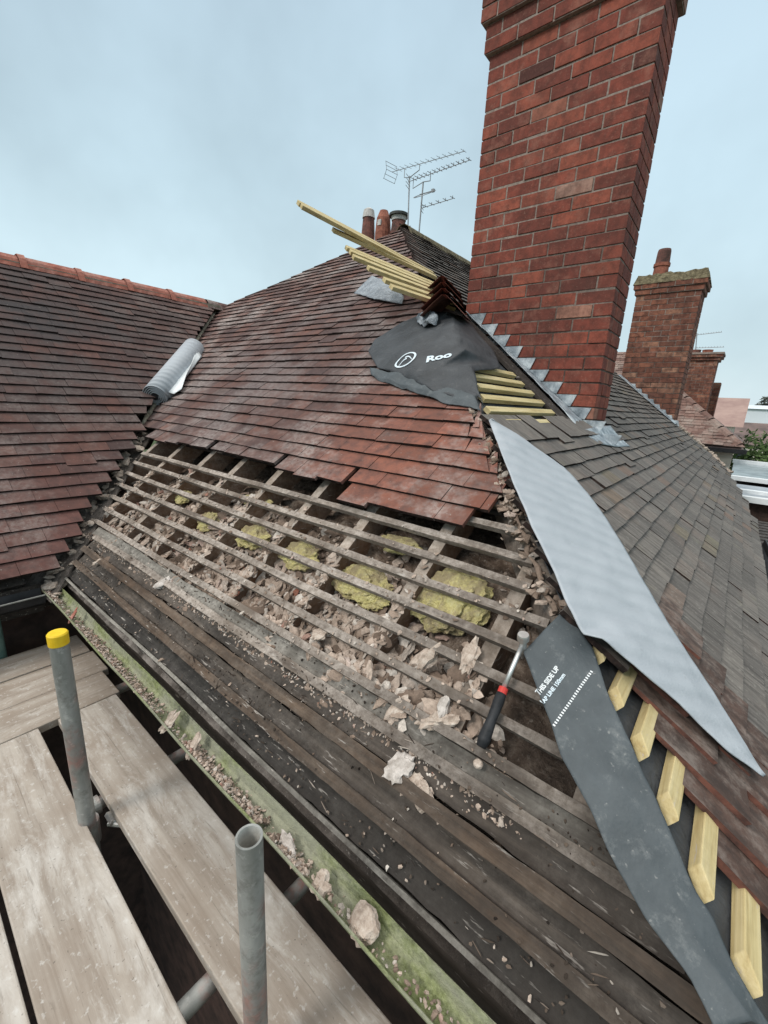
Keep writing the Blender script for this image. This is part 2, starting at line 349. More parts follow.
# ------------------------------------------------------------------ mesh helpers
class MB:
    def __init__(self): self.v = []; self.f = []; self.mi = []
    def add(self, vs, fs, mi=0):
        o = len(self.v); self.v += [tuple(v) for v in vs]
        for k, f in enumerate(fs):
            self.f.append(tuple(i + o for i in f)); self.mi.append(mi[k] if isinstance(mi, list) else mi)
    HEX = [(3, 2, 1, 0), (4, 5, 6, 7), (0, 1, 5, 4), (1, 2, 6, 5), (2, 3, 7, 6), (3, 0, 4, 7)]
    def hexa(self, vs, mi=0): self.add(vs, self.HEX, mi)
    def box(self, c, sz, mi=0, rot=None):
        c = Vector(c); h = [s / 2 for s in sz]
        vs = [Vector((x, y, z)) for z in (-h[2], h[2]) for x, y in ((-h[0], -h[1]), (h[0], -h[1]), (h[0], h[1]), (-h[0], h[1]))]
        if rot: vs = [rot @ v for v in vs]
        self.hexa([c + v for v in vs], mi)
    def bar(self, a, b, w, h, up=(0, 0, 1), mi=0):     # rectangular bar: w across, h along up
        a, b = Vector(a), Vector(b); d = (b - a).normalized(); up = Vector(up)
        sd = d.cross(up).normalized(); up = sd.cross(d).normalized()
        vs = [p + sd * (sx * w / 2) + up * (sz * h / 2) for sz in (-1, 1) for p, sx in ((a, -1), (a, 1), (b, 1), (b, -1))]
        self.hexa(vs, mi)
    def tube(self, pts, r, n=12, mi=0, caps=True):
        pts = [Vector(p) for p in pts]; rs = r if isinstance(r, list) else [r] * len(pts)
        rings = []; o = len(self.v)
        for i, p in enumerate(pts):
            d = (pts[min(i + 1, len(pts) - 1)] - pts[max(i - 1, 0)]).normalized()
            a = d.orthogonal().normalized() if i == 0 else (rings[-1] - d * rings[-1].dot(d)).normalized()
            rings.append(a); b = d.cross(a)
            self.v += [tuple(p + rs[i] * (a * math.cos(t) + b * math.sin(t))) for t in (2 * math.pi * k / n for k in range(n))]
        for i in range(len(pts) - 1):
            for k in range(n):
                k2 = (k + 1) % n
                self.f.append((o + i * n + k, o + i * n + k2, o + (i + 1) * n + k2, o + (i + 1) * n + k)); self.mi.append(mi)
        if caps:
            self.f.append(tuple(o + k for k in range(n))[::-1]); self.f.append(tuple(o + (len(pts) - 1) * n + k for k in range(n))); self.mi += [mi, mi]
    def grid(self, rows, mi=0):
        o = len(self.v); m = len(rows[0])
        for r in rows: self.v += [tuple(p) for p in r]
        for i in range(len(rows) - 1):
            for j in range(m - 1):
                self.f.append((o + i * m + j, o + i * m + j + 1, o + (i + 1) * m + j + 1, o + (i + 1) * m + j)); self.mi.append(mi)
    def build(self, name, mats, parent=None, smooth=False, bevel=0, solid=0, origin=None):
        me = bpy.data.meshes.new(name)
        o = Vector(origin) if origin is not None else Vector((0, 0, 0))
        me.from_pydata([(v[0] - o.x, v[1] - o.y, v[2] - o.z) for v in self.v], [], self.f)
        for m in (mats if isinstance(mats, (list, tuple)) else [mats]): me.materials.append(MAT[m])
        me.polygons.foreach_set('material_index', self.mi)
        if smooth: me.polygons.foreach_set('use_smooth', [True] * len(me.polygons))
        me.update()
        ob = bpy.data.objects.new(name, me); COL.objects.link(ob)
        if origin is not None: ob.location = o
        if parent is not None:
            ob.parent = parent; ob.matrix_parent_inverse = Matrix.Identity(4)
            if origin is None: ob.location = -abs_loc(parent)
            else: ob.location = o - abs_loc(parent)
        if solid:
            md = ob.modifiers.new('thickness', 'SOLIDIFY'); md.thickness = solid; md.offset = 0
        if bevel:
            md = ob.modifiers.new('bevel', 'BEVEL'); md.width = bevel; md.segments = 2; md.limit_method = 'ANGLE'
        return ob
def abs_loc(o):
    p = Vector((0, 0, 0))
    while o is not None: p += o.location; o = o.parent
    return p
def tag(o, label=None, cat=None, group=None, kind=None):
    for k, v in (('label', label), ('category', cat), ('group', group), ('kind', kind)):
        if v: o[k] = v
    return o
def empty(name, loc, label, cat, group=None):
    o = bpy.data.objects.new(name, None); COL.objects.link(o); o.location = loc; o.empty_display_size = .1
    return tag(o, label, cat, group)
def nz(p, sc, seed=0.0):
    return mnoise.fractal(Vector((p[0] * sc + seed, p[1] * sc - seed, p[2] * sc + 2 * seed)), 1.0, 2.0, 4)
def lerp(a, b, t): return a + (b - a) * t
def resample(pts, n):
    pts = [Vector(p) for p in pts]; d = [0]
    for a, b in zip(pts, pts[1:]): d.append(d[-1] + (b - a).length)
    out = []
    for k in range(n):
        t = d[-1] * k / (n - 1); i = 0
        while i < len(d) - 2 and d[i + 1] < t: i += 1
        u = 0 if d[i + 1] == d[i] else (t - d[i]) / (d[i + 1] - d[i])
        out.append(pts[i].lerp(pts[i + 1], u))
    return out
_ico = None
def ico():
    global _ico
    if _ico is None:
        bm = bmesh.new(); bmesh.ops.create_icosphere(bm, subdivisions=1, radius=1); 
        _ico = ([v.co.copy() for v in bm.verts], [tuple(v.index for v in f.verts) for f in bm.faces])
        bm.free()
        bm = bmesh.new(); bmesh.ops.create_icosphere(bm, subdivisions=3, radius=1)
        _ico += ([v.co.copy() for v in bm.verts], [tuple(v.index for v in f.verts) for f in bm.faces]); bm.free()
        for sub_ in (5, 2):
            bm = bmesh.new(); bmesh.ops.create_icosphere(bm, subdivisions=sub_, radius=1)
            _ico += ([v.co.copy() for v in bm.verts], [tuple(v.index for v in f.verts) for f in bm.faces]); bm.free()
    return _ico
def chunk(mb, p, sz, rot, rough=.35, fine=False, mi=0, mid=False):
    I = ico(); vs, fs = (I[2], I[3]) if fine else ((I[6], I[7]) if mid else (I[0], I[1]))
    fine = fine or mid
    seed = random.uniform(0, 50); out = []
    for v in vs:
        k = 1 + rough * 1.6 * nz(v, 1.1 if not fine else 1.4, seed) + (rough * .25 * random.uniform(-1, 1) if not fine else rough * .5 * nz(v, 4.0, seed))
        w = Vector((v.x * sz[0] * k, v.y * sz[1] * k, v.z * sz[2] * k))
        w.z = max(-sz[2] * .7, min(sz[2] * .75, w.z))
        out.append(Vector(p) + rot @ w)
    mb.add(out, fs, mi)
def rrot(tilt=.5):
    return Matrix.Rotation(random.uniform(0, 6.28), 3, 'Z') @ Matrix.Rotation(random.uniform(-tilt, tilt), 3, 'X') @ Matrix.Rotation(random.uniform(-tilt, tilt), 3, 'Y')
ROTF = Matrix.Rotation(PITCH, 3, 'X')       # level -> front slope

# ------------------------------------------------------------------ THE HOUSE
house = empty('house', (-2.5, 4.0, -6.6), 'brick house whose half stripped clay tile roof fills the foreground', 'house')

def tile_course(mb, P, s, spans, w=.172, length=.21, gauge=.095, th=.0165, lift=.028, jit=1.0, hi_trim=None, drop=None, lo_trim=None, mi=0, mi_edge=None, slip=None):
    """lay one course of plain tiles; P(a, s, n) maps along / up / off the slope"""
    off = random.uniform(0, w)
    for a0, a1 in spans:
        a = a0 - off if hi_trim or lo_trim else a0
        while a < a1 - .01:
            b = min(a + w - .0018, a1); aa = max(a, a0); nx = a + w
            if b - aa < .03 or (drop and random.random() < drop): a = nx; continue
            ds = random.gauss(0, .0013) * jit + .006 * mnoise.noise(Vector((a * .9, s * 3.1, w * 50)))
            if slip and random.random() < slip: ds -= random.uniform(.012, .04)
            n0 = lift + random.gauss(0, .0013) * jit + .004 * mnoise.noise(Vector((a * 1.7, s * 2.3, 5))); tw = random.gauss(0, .0011) * jit
            n1 = n0 - th * length / gauge * .72; rs = random.gauss(0, .0010) * jit
            h0, h1 = aa, b; t0, t1 = aa, b; sh = s + ds + length
            if hi_trim: h1 = min(h1, hi_trim(s + ds)); t1 = min(t1, hi_trim(sh))
            if lo_trim: h0 = max(h0, lo_trim(s + ds)); t0 = max(t0, lo_trim(sh))
            if h1 - h0 < .012: a = nx; continue
            if t1 < t0 + .004: t0 = t1 = (t0 + t1) / 2; t1 += .004; t0 -= .0
            q = [P(h0, s + ds - rs, n0 + tw), P(h1, s + ds + rs, n0 - tw), P(t1, sh, n1 - tw), P(t0, sh, n1 + tw)]
            q2 = [P(h0, s + ds - rs, n0 + tw + th), P(h1, s + ds + rs, n0 - tw + th), P(t1, sh, n1 + th), P(t0, sh, n1 + th)]
            m = [mi] * 6
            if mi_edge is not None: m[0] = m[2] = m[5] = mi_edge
            mb.hexa(q + q2, m); a = nx

# --- front slope tiling
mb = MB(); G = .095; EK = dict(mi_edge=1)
APX = (-3.5, 4.46)
def front_left(s):               # left boundary: valley first, then the left hip up to the apex
    y = s * CP
    if y < 3.25: return VAL - y - .05
    return -5.72 + (y - 3.25) * (5.72 - 3.5) / (4.46 - 3.25)
def front_right(s): return min(HIP - s * CP - .055, 9)
k = 0
tile_course(mb, F, 1.762, [(-1.36, -.72)], slip=.1, **EK)
for k in range(1, 41):
    s = 1.762 + G * k
    if s * CP > 4.46: break
    if k == 1:
        tile_course(mb, F, s + .012, [(-3.62, -2.72), (-2.66, -1.95)], slip=.45, **EK)
        tile_course(mb, F, s - .02, [(-1.93, -1.40)], slip=.3, **EK)
        tile_course(mb, F, s, [(-1.38, -.66)], **EK)
    else:
        lo = front_left; spans = [(-6.2, 2)]
        tile_course(mb, F, s, spans, hi_trim=front_right, lo_trim=lo, slip=.012, **EK)
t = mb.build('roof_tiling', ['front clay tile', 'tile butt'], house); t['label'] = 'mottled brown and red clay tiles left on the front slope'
# --- left wing tiling
mb = MB()
for k in range(0, 34):
    s = .0 + .1009 * k
    ragged = s < 1.15
    xe = -2.85 - s * CP
    yend = VAL - xe + .205
    if ragged:
        tile_course(mb, lambda a, s, n: L(-a, s, n), s, [(-(yend - .05 + random.uniform(-.03, .03)), 1.9)], w=.178, slip=.05, mi_edge=1)
    else:
        tile_course(mb, L, s, [(-1.9, 9)], hi_trim=lambda s_: VAL + 2.85 + s_ * CP + .085, lo_trim=lambda s_: -1.9, w=.178, slip=.012, mi_edge=1)
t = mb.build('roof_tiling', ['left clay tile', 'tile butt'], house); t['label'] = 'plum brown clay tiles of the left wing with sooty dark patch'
# --- right slope tiling
CHX0, CHX1, CHY0, CHY1 = -1.98, -.84, 3.42, 3.80
mb = MB(); mb2 = MB()
def ver(x):                      # far verge of the right slope in plan
    pts = [(-3.6, 8.3), (-.85, 8.3), (-.3, 8.5), (.0, 8.1), (.21, 6.9), (.30, 5.9), (.375, 4.2), (.40, 3.9), (.6, 3.9)]
    for (x0, y0), (x1, y1) in zip(pts, pts[1:]):
        if x <= x1: return y0 + (y1 - y0) * (x - x0) / (x1 - x0)
    return 3.9
for k in range(-42, 15):
    x = -.642 + .0727 * k
    if x < -3.5: continue
    s = (HIP - x) / CP
    yh = HIP - x; yv = ver(x)
    if x > .36: continue
    kw = dict(gauge=.0923, w=.20, jit=1.2, slip=.012, mi_edge=1, lift=.032, th=.018)
    if x < -1.99: tile_course(mb, Rr, s, [(yh + .05 + random.uniform(0, .05), yv)], **kw)
    elif x < -.80:
        tile_course(mb, Rr, s, [(CHY1 + .03, yv)], **kw)
    else:
        y0 = yh + .10
        if x > -.12:                 # relaid full tiles start clear of the batten stubs
            y0 = yh + .335 + random.uniform(-.012, .012); y1 = y0 + .52
            tile_course(mb2, Rr, s, [(y0, y1)], gauge=.0923, w=.174, length=.24, th=.0165, lift=.042, jit=2.4, mi_edge=1)
            y0 = y1
        tile_course(mb, Rr, s, [(y0, yv)], **kw)
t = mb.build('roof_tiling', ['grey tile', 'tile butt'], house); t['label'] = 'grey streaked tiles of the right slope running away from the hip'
t = mb2.build('roof_tiling', ['fresh tile', 'tile edge'], house); t['label'] = 'dark relaid tile ends stepping down beside the pale batten stubs'
# --- under-roof sheets so that no daylight comes through (felt and boards under the tiles)
mb = MB()
def sheet_poly(pts, th=.012):
    pts = [Vector(p) for p in pts]; nn = (pts[1] - pts[0]).cross(pts[2] - pts[0]).normalized()
    if nn.z < 0: pts = pts[::-1]; nn = -nn
    lo = [p - nn * th for p in pts]; n_ = len(pts)
    mb.add(pts + lo, [tuple(range(n_)), tuple(range(2 * n_ - 1, n_ - 1, -1))] + [(i + n_, (i + 1) % n_ + n_, (i + 1) % n_, i) for i in range(n_)])
def FX(x, y, n): return Vector((x, y - n * SP, -H0 + TP * y + n * CP))
sheet_poly([FX(-3.78, 1.50, -.03), FX(-.62, 1.50, -.03), FX(HIP - 4.40, 4.40, -.03), FX(-5.55, 3.25, -.03)])
def RX(x, y, n): return Vector((x + n * SP, y, -H0 + TP * (HIP - x) + n * CP))
sheet_poly([RX(.39, .60, -.03), RX(.385, 3.9, -.03), RX(.20, 6.85, -.03), RX(-.3, 8.45, -.03), RX(-3.48, 8.3, -.03), RX(-3.48, 4.46, -.03)])
sheet_poly([(-2.86, -1.9, -1.08), (-2.86, .44, -1.08), (-5.5, 3.08, .985), (-5.5, -1.9, .985)])
# back slopes
sheet_poly([(-3.5, 4.5, 1.925), (-3.5, 8.3, 1.925), (-6.4, 8.3, -.4), (-6.4, 3.0, -.4), (-5.55, 3.36, 1.06)])
sheet_poly([(-5.55, -1.9, 1.06), (-5.55, 3.36, 1.06), (-8.4, 3.36, -1.1), (-8.4, -1.9, -1.1)])
mb.box((-2.75, 4.5, -1.26), (5.5, 7.4, .03)); mb.box((-4.2, -.2, -1.27), (2.5, 3.2, .03))
t = mb.build('roof_deck', ['dark timber'], house)
# valley boards
mb = MB()
for sgn in (0, 1):
    rows = []
    for i in range(12):
        y = .50 + i * .25
        x = VAL - y
        c = Vector((x, y, -H0 + TP * y - .005))
        e = F(x + .20, y / CP + .0, -.02) if sgn == 0 else Vector((x, y - .2, c.z - .0))
        rows.append([c, e] if sgn == 0 else [c + Vector((0, 0, 0)), c + Vector((0, -.22, -.005))])
    mb.grid(rows)
t = mb.build('valley_board', ['sarking dirt'], house, solid=.01)

# --- ridge tiles on the left wing
PROF = [(-.125, -.10), (-.085, -.025), (-.03, .012), (.03, .012), (.085, -.025), (.125, -.10)]
def ridge_tile(mb, c, d, ln, scale=1.0, collar=True, mi=0, th=.016, prof=None):
    d = Vector(d).normalized(); sd = d.cross(Vector((0, 0, 1))).normalized(); up = sd.cross(d)
    prof = prof or PROF
    def shell(a, b, k, dz):
        n_ = len(prof); vs = []
        for tt in (a, b):
            for q in (k, k - th / .12):
                vs += [Vector(c) + d * tt + sd * (u * scale * q) + up * (v * scale * q + dz) for u, v in prof]
        fs = []
        for i in range(n_ - 1):
            fs += [(i, i + 1, 2 * n_ + i + 1, 2 * n_ + i), (n_ + i + 1, n_ + i, 3 * n_ + i, 3 * n_ + i + 1),
                   (i + 1, i, n_ + i, n_ + i + 1), (2 * n_ + i, 2 * n_ + i + 1, 3 * n_ + i + 1, 3 * n_ + i)]
        fs += [(0, 2 * n_, 3 * n_, n_), (n_ - 1, 2 * n_ - 1, 4 * n_ - 1, 3 * n_ - 1)]
        mb.add(vs, fs, mi)
    shell(-ln / 2, ln / 2, 1.0, 0)
    if collar: shell(-ln / 2 - .005, -ln / 2 + .05, 1.16, .014)
yy = 3.02
for i in range(11):
    mb = MB(); c = (-5.55, yy - .225, 1.112 + random.uniform(-.004, .004))
    ridge_tile(mb, c, (random.uniform(-.01, .01), 1, random.uniform(-.006, .006)), .452)
    mb.build('ridge_tile', ['ridge clay'], house, origin=c); yy -= .458
mb = MB(); c = (-5.55, 3.20, 1.105); ridge_tile(mb, c, (.0, 1, -.03), .30, .95, False)
t = mb.build('ridge_tile', ['front clay tile'], house, origin=c); t['label'] = 'darker cut ridge tile butting the valley'
mb = MB()
for y0 in [-1.9 + .3 * i for i in range(17)]:
    mb.box((-5.545, y0 + .15, 1.035), (.20, .299, .05))
mb.build('ridge_bedding', ['valley mortar'], house)
# ridge of the main roof, mossy
for i in range(9):
    mb = MB(); c = (-3.5, 4.62 + i * .42, 1.985)
    ridge_tile(mb, c, (0, 1, random.uniform(-.01, .01)), .41, 1.0, False)
    mb.build('ridge_tile', ['moss'], house, origin=c)

# --- bare timbers on the stripped front slope
RXS = [-3.55, -3.17, -2.74, -2.36, -1.975, -1.585, -1.205, -.81, -.45, -.10]
for x in RXS:
    s0 = max(.80, 0); s1 = min((HIP - x) / CP - .06, 2.6) if x > -2 else 2.6
    s0 = max(s0, (VAL - x) / CP + .05)
    if s1 - s0 < .2: continue
    mb = MB(); N = 10
    for i in range(N):
        a, b = lerp(s0, s1, i / N), lerp(s0, s1, (i + 1) / N)
        w = .026
        q = [F(x - w, a, -.155), F(x + w, a, -.155), F(x + w, b, -.155), F(x - w, b, -.155), F(x - w, a, -.028), F(x + w, a, -.028), F(x + w, b, -.028), F(x - w, b, -.028)]
        mb.hexa(q, [0, 1, 0, 0, 0, 0])
    mb.build('rafter', ['rafter', 'rafter top'], house)
BS = [1.725, 1.622, 1.520, 1.418, 1.318, 1.216, 1.120]
def batten_along(sv, x0, x1, mat, w=.028, n0=-.025, n1=.001, name='batten', label=None, amp=.0045, rag=.13):
    mb = MB(); segs = max(3, int((x1 - x0) / .035)); ph = random.uniform(0, 9); ring = []
    for i in range(segs + 1):
        x = lerp(x0, x1, i / segs); ds = amp * 1.6 * mnoise.noise(Vector((x * 1.3, ph, sv * 7))); dn = amp * mnoise.noise(Vector((x * 2, ph + 5, sv * 3)))
        e0, e1 = (w / 2 * (1 + .16 * mnoise.noise(Vector((x * 5, ph, q))) + rag * mnoise.noise(Vector((x * 23, ph, q + 3))) - rag * 1.6 * max(0, mnoise.noise(Vector((x * 7, ph, q + 9))) - .25)) for q in (2, 31))
        ring.append([F(x, sv + ds - e0, n0 + dn), F(x, sv + ds + e1, n0 + dn), F(x, sv + ds + e1, n1 + dn), F(x, sv + ds - e0, n1 + dn)])
    vs = [v for r in ring for v in r]; fs = [(0, 1, 2, 3), tuple(len(vs) - 4 + j for j in (3, 2, 1, 0))]
    for i in range(segs):
        for j in range(4):
            a, b = i * 4 + j, i * 4 + (j + 1) % 4; fs.append((b, a, a + 4, b + 4))
    mb.add(vs, fs); o = mb.build(name, [mat], house)
    if label: o['label'] = label
    return o
for i, sv in enumerate(BS):
    x0 = VAL - sv * CP + random.uniform(.14, .22); x1 = HIP - sv * CP - random.uniform(.05, .10)
    if i == 0: x0 += .05
    if sv == 1.725: x1 = -.44
    batten_along(sv, x0, x1, 'old batten')
for sv in (1.83, 1.93):          # hidden ends of the next two, seen under the hip tiles
    batten_along(sv, -1.0, HIP - sv * CP - .05, 'old batten')
# lower close boards
batten_along(1.072, -2.42 - .85 + .22, .05, 'dust board', .058, -.040, -.014, 'lath_board', 'dust whitened flat board below the open battens')
batten_along(1.005, -2.95, .12, 'grey board', .066, -.046, -.012, 'lath_board', 'dull grey lapped board under the dusty one')
batten_along(1.040, -2.95, .10, 'old batten', .030, -.036, .004)
batten_along(.858, -2.88, .20, 'brown board', .030, -.045, .004, 'lath_board', 'narrow brown ledge above the blackened board')
batten_along(.948, -2.92, .16, 'brown board', .036, -.038, .014, 'lath_board', 'brown scuffed lath standing proud of the boards')
batten_along(.890, -2.88, .20, 'grey board', .078, -.048, -.014, 'lath_board', 'grey board with rubbed paint')
batten_along(.815, -2.85, .24, 'char board', .072, -.054, -.022, 'lath_board', 'blackened board next to the gutter edge')
batten_along(.772, -2.83, .27, 'dust board', .012, -.056, -.010, 'eave_batten', 'thin paint flecked eave edge above the gutter')
# sarking surface (dirt) under the lower boards and debris bed between rafters
rows = []
for i in range(15):
    sv = lerp(.74, 1.06, i / 14); r_ = []
    for j in range(150):
        x = lerp(VAL - sv * CP + .02, HIP - sv * CP + .0, j / 149)
        r_.append(F(x, sv, -.052 + .010 * nz((x, sv, 0), 9) + .008 * nz((x, sv, 3), 25)))
    rows.append(r_)
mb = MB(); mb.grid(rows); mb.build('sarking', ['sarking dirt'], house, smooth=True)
def bed_n(x, sv):
    t = max(0, min(1, (sv - 1.0) / .75))
    return lerp(-.052, -.165, t ** .75) + .026 * math.exp(-((x + .80) / .40) ** 2 - ((sv - 1.15) / .10) ** 2) + .014 * math.exp(-((sv - 1.10) / .06) ** 2) * (x < -.4) + .036 * nz((x, sv, 1), 5) + .022 * nz((x, sv, 7), 17)
rows = []
for i in range(60):
    sv = lerp(1.0, 2.35, i / 59); r_ = []
    for j in range(260):
        x = lerp(VAL - sv * CP - .02, HIP - sv * CP - .02, j / 259); n_ = bed_n(x, sv)
        if sv > 1.72: n_ -= (sv - 1.72) * .5
        r_.append(F(x, sv, n_))
    rows.append(r_)
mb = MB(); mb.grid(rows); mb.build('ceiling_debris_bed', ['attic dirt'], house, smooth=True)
# hip rafter with crusts of mortar
mb = MB(); N = 26; rg = []
dirn = Vector((-1, 1, TP)).normalized(); base = Vector((HIP - .62, .62, -H0 + TP * .62))
sdv = dirn.cross(Vector((0, 0, 1))).normalized(); upv = sdv.cross(dirn)
for i in range(N + 1):
    p = base + dirn * (i * .085); w = .032
    rg.append([p - sdv * w - upv * .16, p + sdv * w - upv * .16, p + sdv * w - upv * .035, p - sdv * w - upv * .035])
vs = [v for r in rg for v in r]; fs = [(0, 1, 2, 3), tuple(len(vs) - 4 + j for j in (3, 2, 1, 0))]
for i in range(N):
    for j in range(4):
        a, b = i * 4 + j, i * 4 + (j + 1) % 4; fs.append((b, a, a + 4, b + 4))
mb.add(vs, fs); mb.build('hip_rafter', ['hip board'], house)
mb = MB()
for i in range(170):
    tt = random.uniform(1.02, 2.0); p = base + dirn * tt + sdv * random.gauss(-.035, .028) + upv * random.uniform(-.05, .005)
    z = random.uniform(.005, .018); chunk(mb, p, (z * 1.5, z, z * .6), rrot(.8), .4)
for i in range(70):                 # bedding mortar along the cut tile ends
    y = random.uniform(1.50, 1.95); p = FX(HIP - y - .05 + random.gauss(0, .018), y, random.uniform(.0, .045))
    z = random.uniform(.004, .016); chunk(mb, p, (z * 1.9, z * 1.1, z * .45), ROTF @ rrot(.6), .45)
pth, rs_ = [], []
for i in range(90):
    tt = lerp(1.02, 2.15, i / 89); q_ = Vector((tt * 14, 3, 1))
    pth.append(base + dirn * tt + sdv * (-.030 + .016 * mnoise.noise(q_)) + upv * (-.018 + .012 * mnoise.noise(q_ + Vector((0, 7, 0))))); rs_.append(.009 * (1 + .55 * mnoise.noise(q_ * 1.7 + Vector((5, 0, 0)))))
mb.tube(pth, rs_, 12)
mb.build('hip_mortar', ['rubble'], house)
mb = MB()
for i in range(150):                 # mortar in the valley
    y = random.uniform(.50, 1.62); p = FX(VAL - y + .06 + random.gauss(0, .055), y, random.uniform(-.04, .02))
    z = random.choice((.012, .018, .026, .036)) * random.uniform(.7, 1.2); chunk(mb, p, (z * 1.4, z, z * .6), rrot(.8), .4)
mb.build('valley_mortar', ['pale lump'], house)
mb = MB(); pth = []; rs_ = []
for i in range(60):                  # pointed mortar fillet where both tilings meet
    y = lerp(1.50, 3.28, i / 59); w_ = .012 * mnoise.noise(Vector((y * 5, 1, 0)))
    pth.append(Vector((VAL - y + .035 + w_, y + .015 - w_, -H0 + TP * y + .072 + .008 * mnoise.noise(Vector((y * 7, 4, 0)))))); rs_.append(.020 + .009 * mnoise.noise(Vector((y * 9, 8, 0))))
mb.tube(pth, rs_, 8); mb.build('valley_pointing', ['valley mortar'], house, smooth=True)

# --- right slope: new battens by the chimney and stubs down the hip
for x in (-1.285, -1.21, -1.135, -1.06, -.985, -.91, -.845):
    s = (HIP - x) / CP; y0 = HIP - x + .035; y1 = 2.95 + random.uniform(-.03, .03) if x < -.95 else 2.86
    mb = MB(); mb.bar(Rr(y0, s, .012), Rr(y1, s, .012), .040, .026, (SP, 0, CP))
    o = mb.build('new_batten', ['new batten'], house, bevel=.002)
for i, (x, y0) in enumerate(((-.184, 1.165), (-.112, 1.085), (-.038, 1.025), (.038, .950), (.113, .872), (.195, .808), (.268, .74), (.343, .67))):
    s = (HIP - x) / CP; w = .0185; y1 = y0 + .62; c = .040
    q = []
    for n_ in (-.003, .026):
        q += [Rr(y0 + c, s + w, n_), Rr(y1, s + w, n_), Rr(y1, s - w, n_), Rr(y0, s - w, n_)]
    q[7] = Rr(y0 + .010, s - w, .026); q[4] = Rr(y0 + c + .012, s + w, .026)
    q = q[4:] + q[:4]
    mb = MB(); mb.hexa(q); mb.build('new_batten', ['new batten'], house, bevel=.0025)
# black underlay below the new battens
def loft(rows_px, nu=26, nv=30, amp=.006, sc=6, seed=1.0):
    """rows of 3-D control points -> smooth wrinkled grid"""
    rows = [resample(r, nu) for r in rows_px]
    cols = [resample([r[j] for r in rows], nv) for j in range(nu)]
    out = []
    for i in range(nv):
        r_ = []
        for j in range(nu):
            p = cols[j][i].copy(); r_.append(p + Vector((.3, -.3, .85)) * (amp * nz(p, sc, seed) + amp * .4 * nz(p, sc * 3, seed)))
        out.append(r_)
    return out
mb = MB()
mb.grid(loft([[RX(x, HIP - x + .01, -.010), RX(x, HIP - x + .5, -.012), RX(x, 3.36, -.012)] for x in (-1.75, -1.3, -.85)], 20, 12, .004))
mb.grid(loft([[RX(x, HIP - x + .01, -.008), RX(x, HIP - x + .3, -.010), RX(x, HIP - x + .62, -.012)] for x in (-.62, -.2, .2, .40)], 14, 26, .004))
mb.build('underlay', ['black membrane'], house, solid=.003)
# --- dark abutment board, lead apron beside the chimney
mb = MB()
mb.hexa([RX(-1.82, 3.05, .0), RX(-.86, 2.93, .0), RX(-.86, 3.10, .0), RX(-1.82, 3.24, .0), RX(-1.82, 3.05, .022), RX(-.86, 2.93, .022), RX(-.86, 3.10, .022), RX(-1.82, 3.24, .022)])
mb.build('abutment_board', ['dark timber'], house)

# ------------------------------------------------------------------ chimneys
def brick_stack(mb, x0, x1, y0, y1, z0, rows, ch, bl, hd, flip=0, mi=0, mim=1, joint=.011, proud=.005, zjit=0):
    """courses of separate bricks round a mortar core"""
    z1 = z0 + rows * ch
    mb.box(((x0 + x1) / 2, (y0 + y1) / 2, (z0 + z1) / 2), (x1 - x0 - 2 * proud, y1 - y0 - 2 * proud, z1 - z0), mim)
    j = joint / 2
    for r in range(rows):
        za, zb = z0 + r * ch + j, z0 + (r + 1) * ch - j
        odd = (r + flip) % 2
        def run(a0, a1, start):
            out = []; a = a0; first = True
            while a < a1 - .02:
                ln = start if first else bl; first = False
                b = min(a + ln, a1)
                if a1 - b < .05: b = a1
                out.append((a, b)); a = b
            return out
        for yy, inn in ((y0, 1), (y1, -1)):
            for a, b in run(x0, x1, bl / 2 if odd else bl):
                e = random.uniform(-.004, .004); t0 = random.gauss(0, .0018)
                ya = yy - e * inn; yb = yy + hd * inn
                lo, hi = min(ya, yb), max(ya, yb)
                a_ = a + (0 if a <= x0 + 1e-6 else j); b_ = b - (0 if b >= x1 - 1e-6 else j)
                mb.box(((a_ + b_) / 2, (lo + hi) / 2, (za + zb) / 2 + t0), (b_ - a_, hi - lo, zb - za), mi)
        for xx, inn in ((x0, 1), (x1, -1)):
            if y1 - y0 - 2 * hd < .03: continue
            for a, b in run(y0 + hd, y1 - hd, bl / 2 if odd else bl):
                e = random.uniform(-.0022, .0022); xa = xx - e * inn; xb = xx + .05 * inn
                lo, hi = min(xa, xb), max(xa, xb)
                mb.box(((lo + hi) / 2, (a + b) / 2, (za + zb) / 2), (hi - lo, b - a - joint, zb - za), mi)
CH = .0885
ZB = .735 - 15 * CH
mb = MB(); random.seed(21)
brick_stack(mb, CHX0, CHX1, CHY0, CHY1, ZB, 35, CH, .2535, .112)
zt = ZB + 35 * CH
for i, (rows, out) in enumerate(((2, .032), (2, .064), (2, .096), (2, .05))):
    brick_stack(mb, CHX0 - out, CHX1 + out, CHY0 - out, CHY1 + out, zt, rows, CH, .2535, .112, i); zt += rows * CH
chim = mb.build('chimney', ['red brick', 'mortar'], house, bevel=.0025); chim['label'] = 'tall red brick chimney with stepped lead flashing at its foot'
for i, cx in enumerate((-1.68, -1.14)):
    mb = MB(); mb.tube([(cx, 3.59, zt - .02), (cx, 3.59, zt + .05), (cx, 3.59, zt + .40), (cx, 3.59, zt + .45)], [.15, .13, .11, .125], 20)
    mb.build('chimney_pot', ['terracotta'], chim)
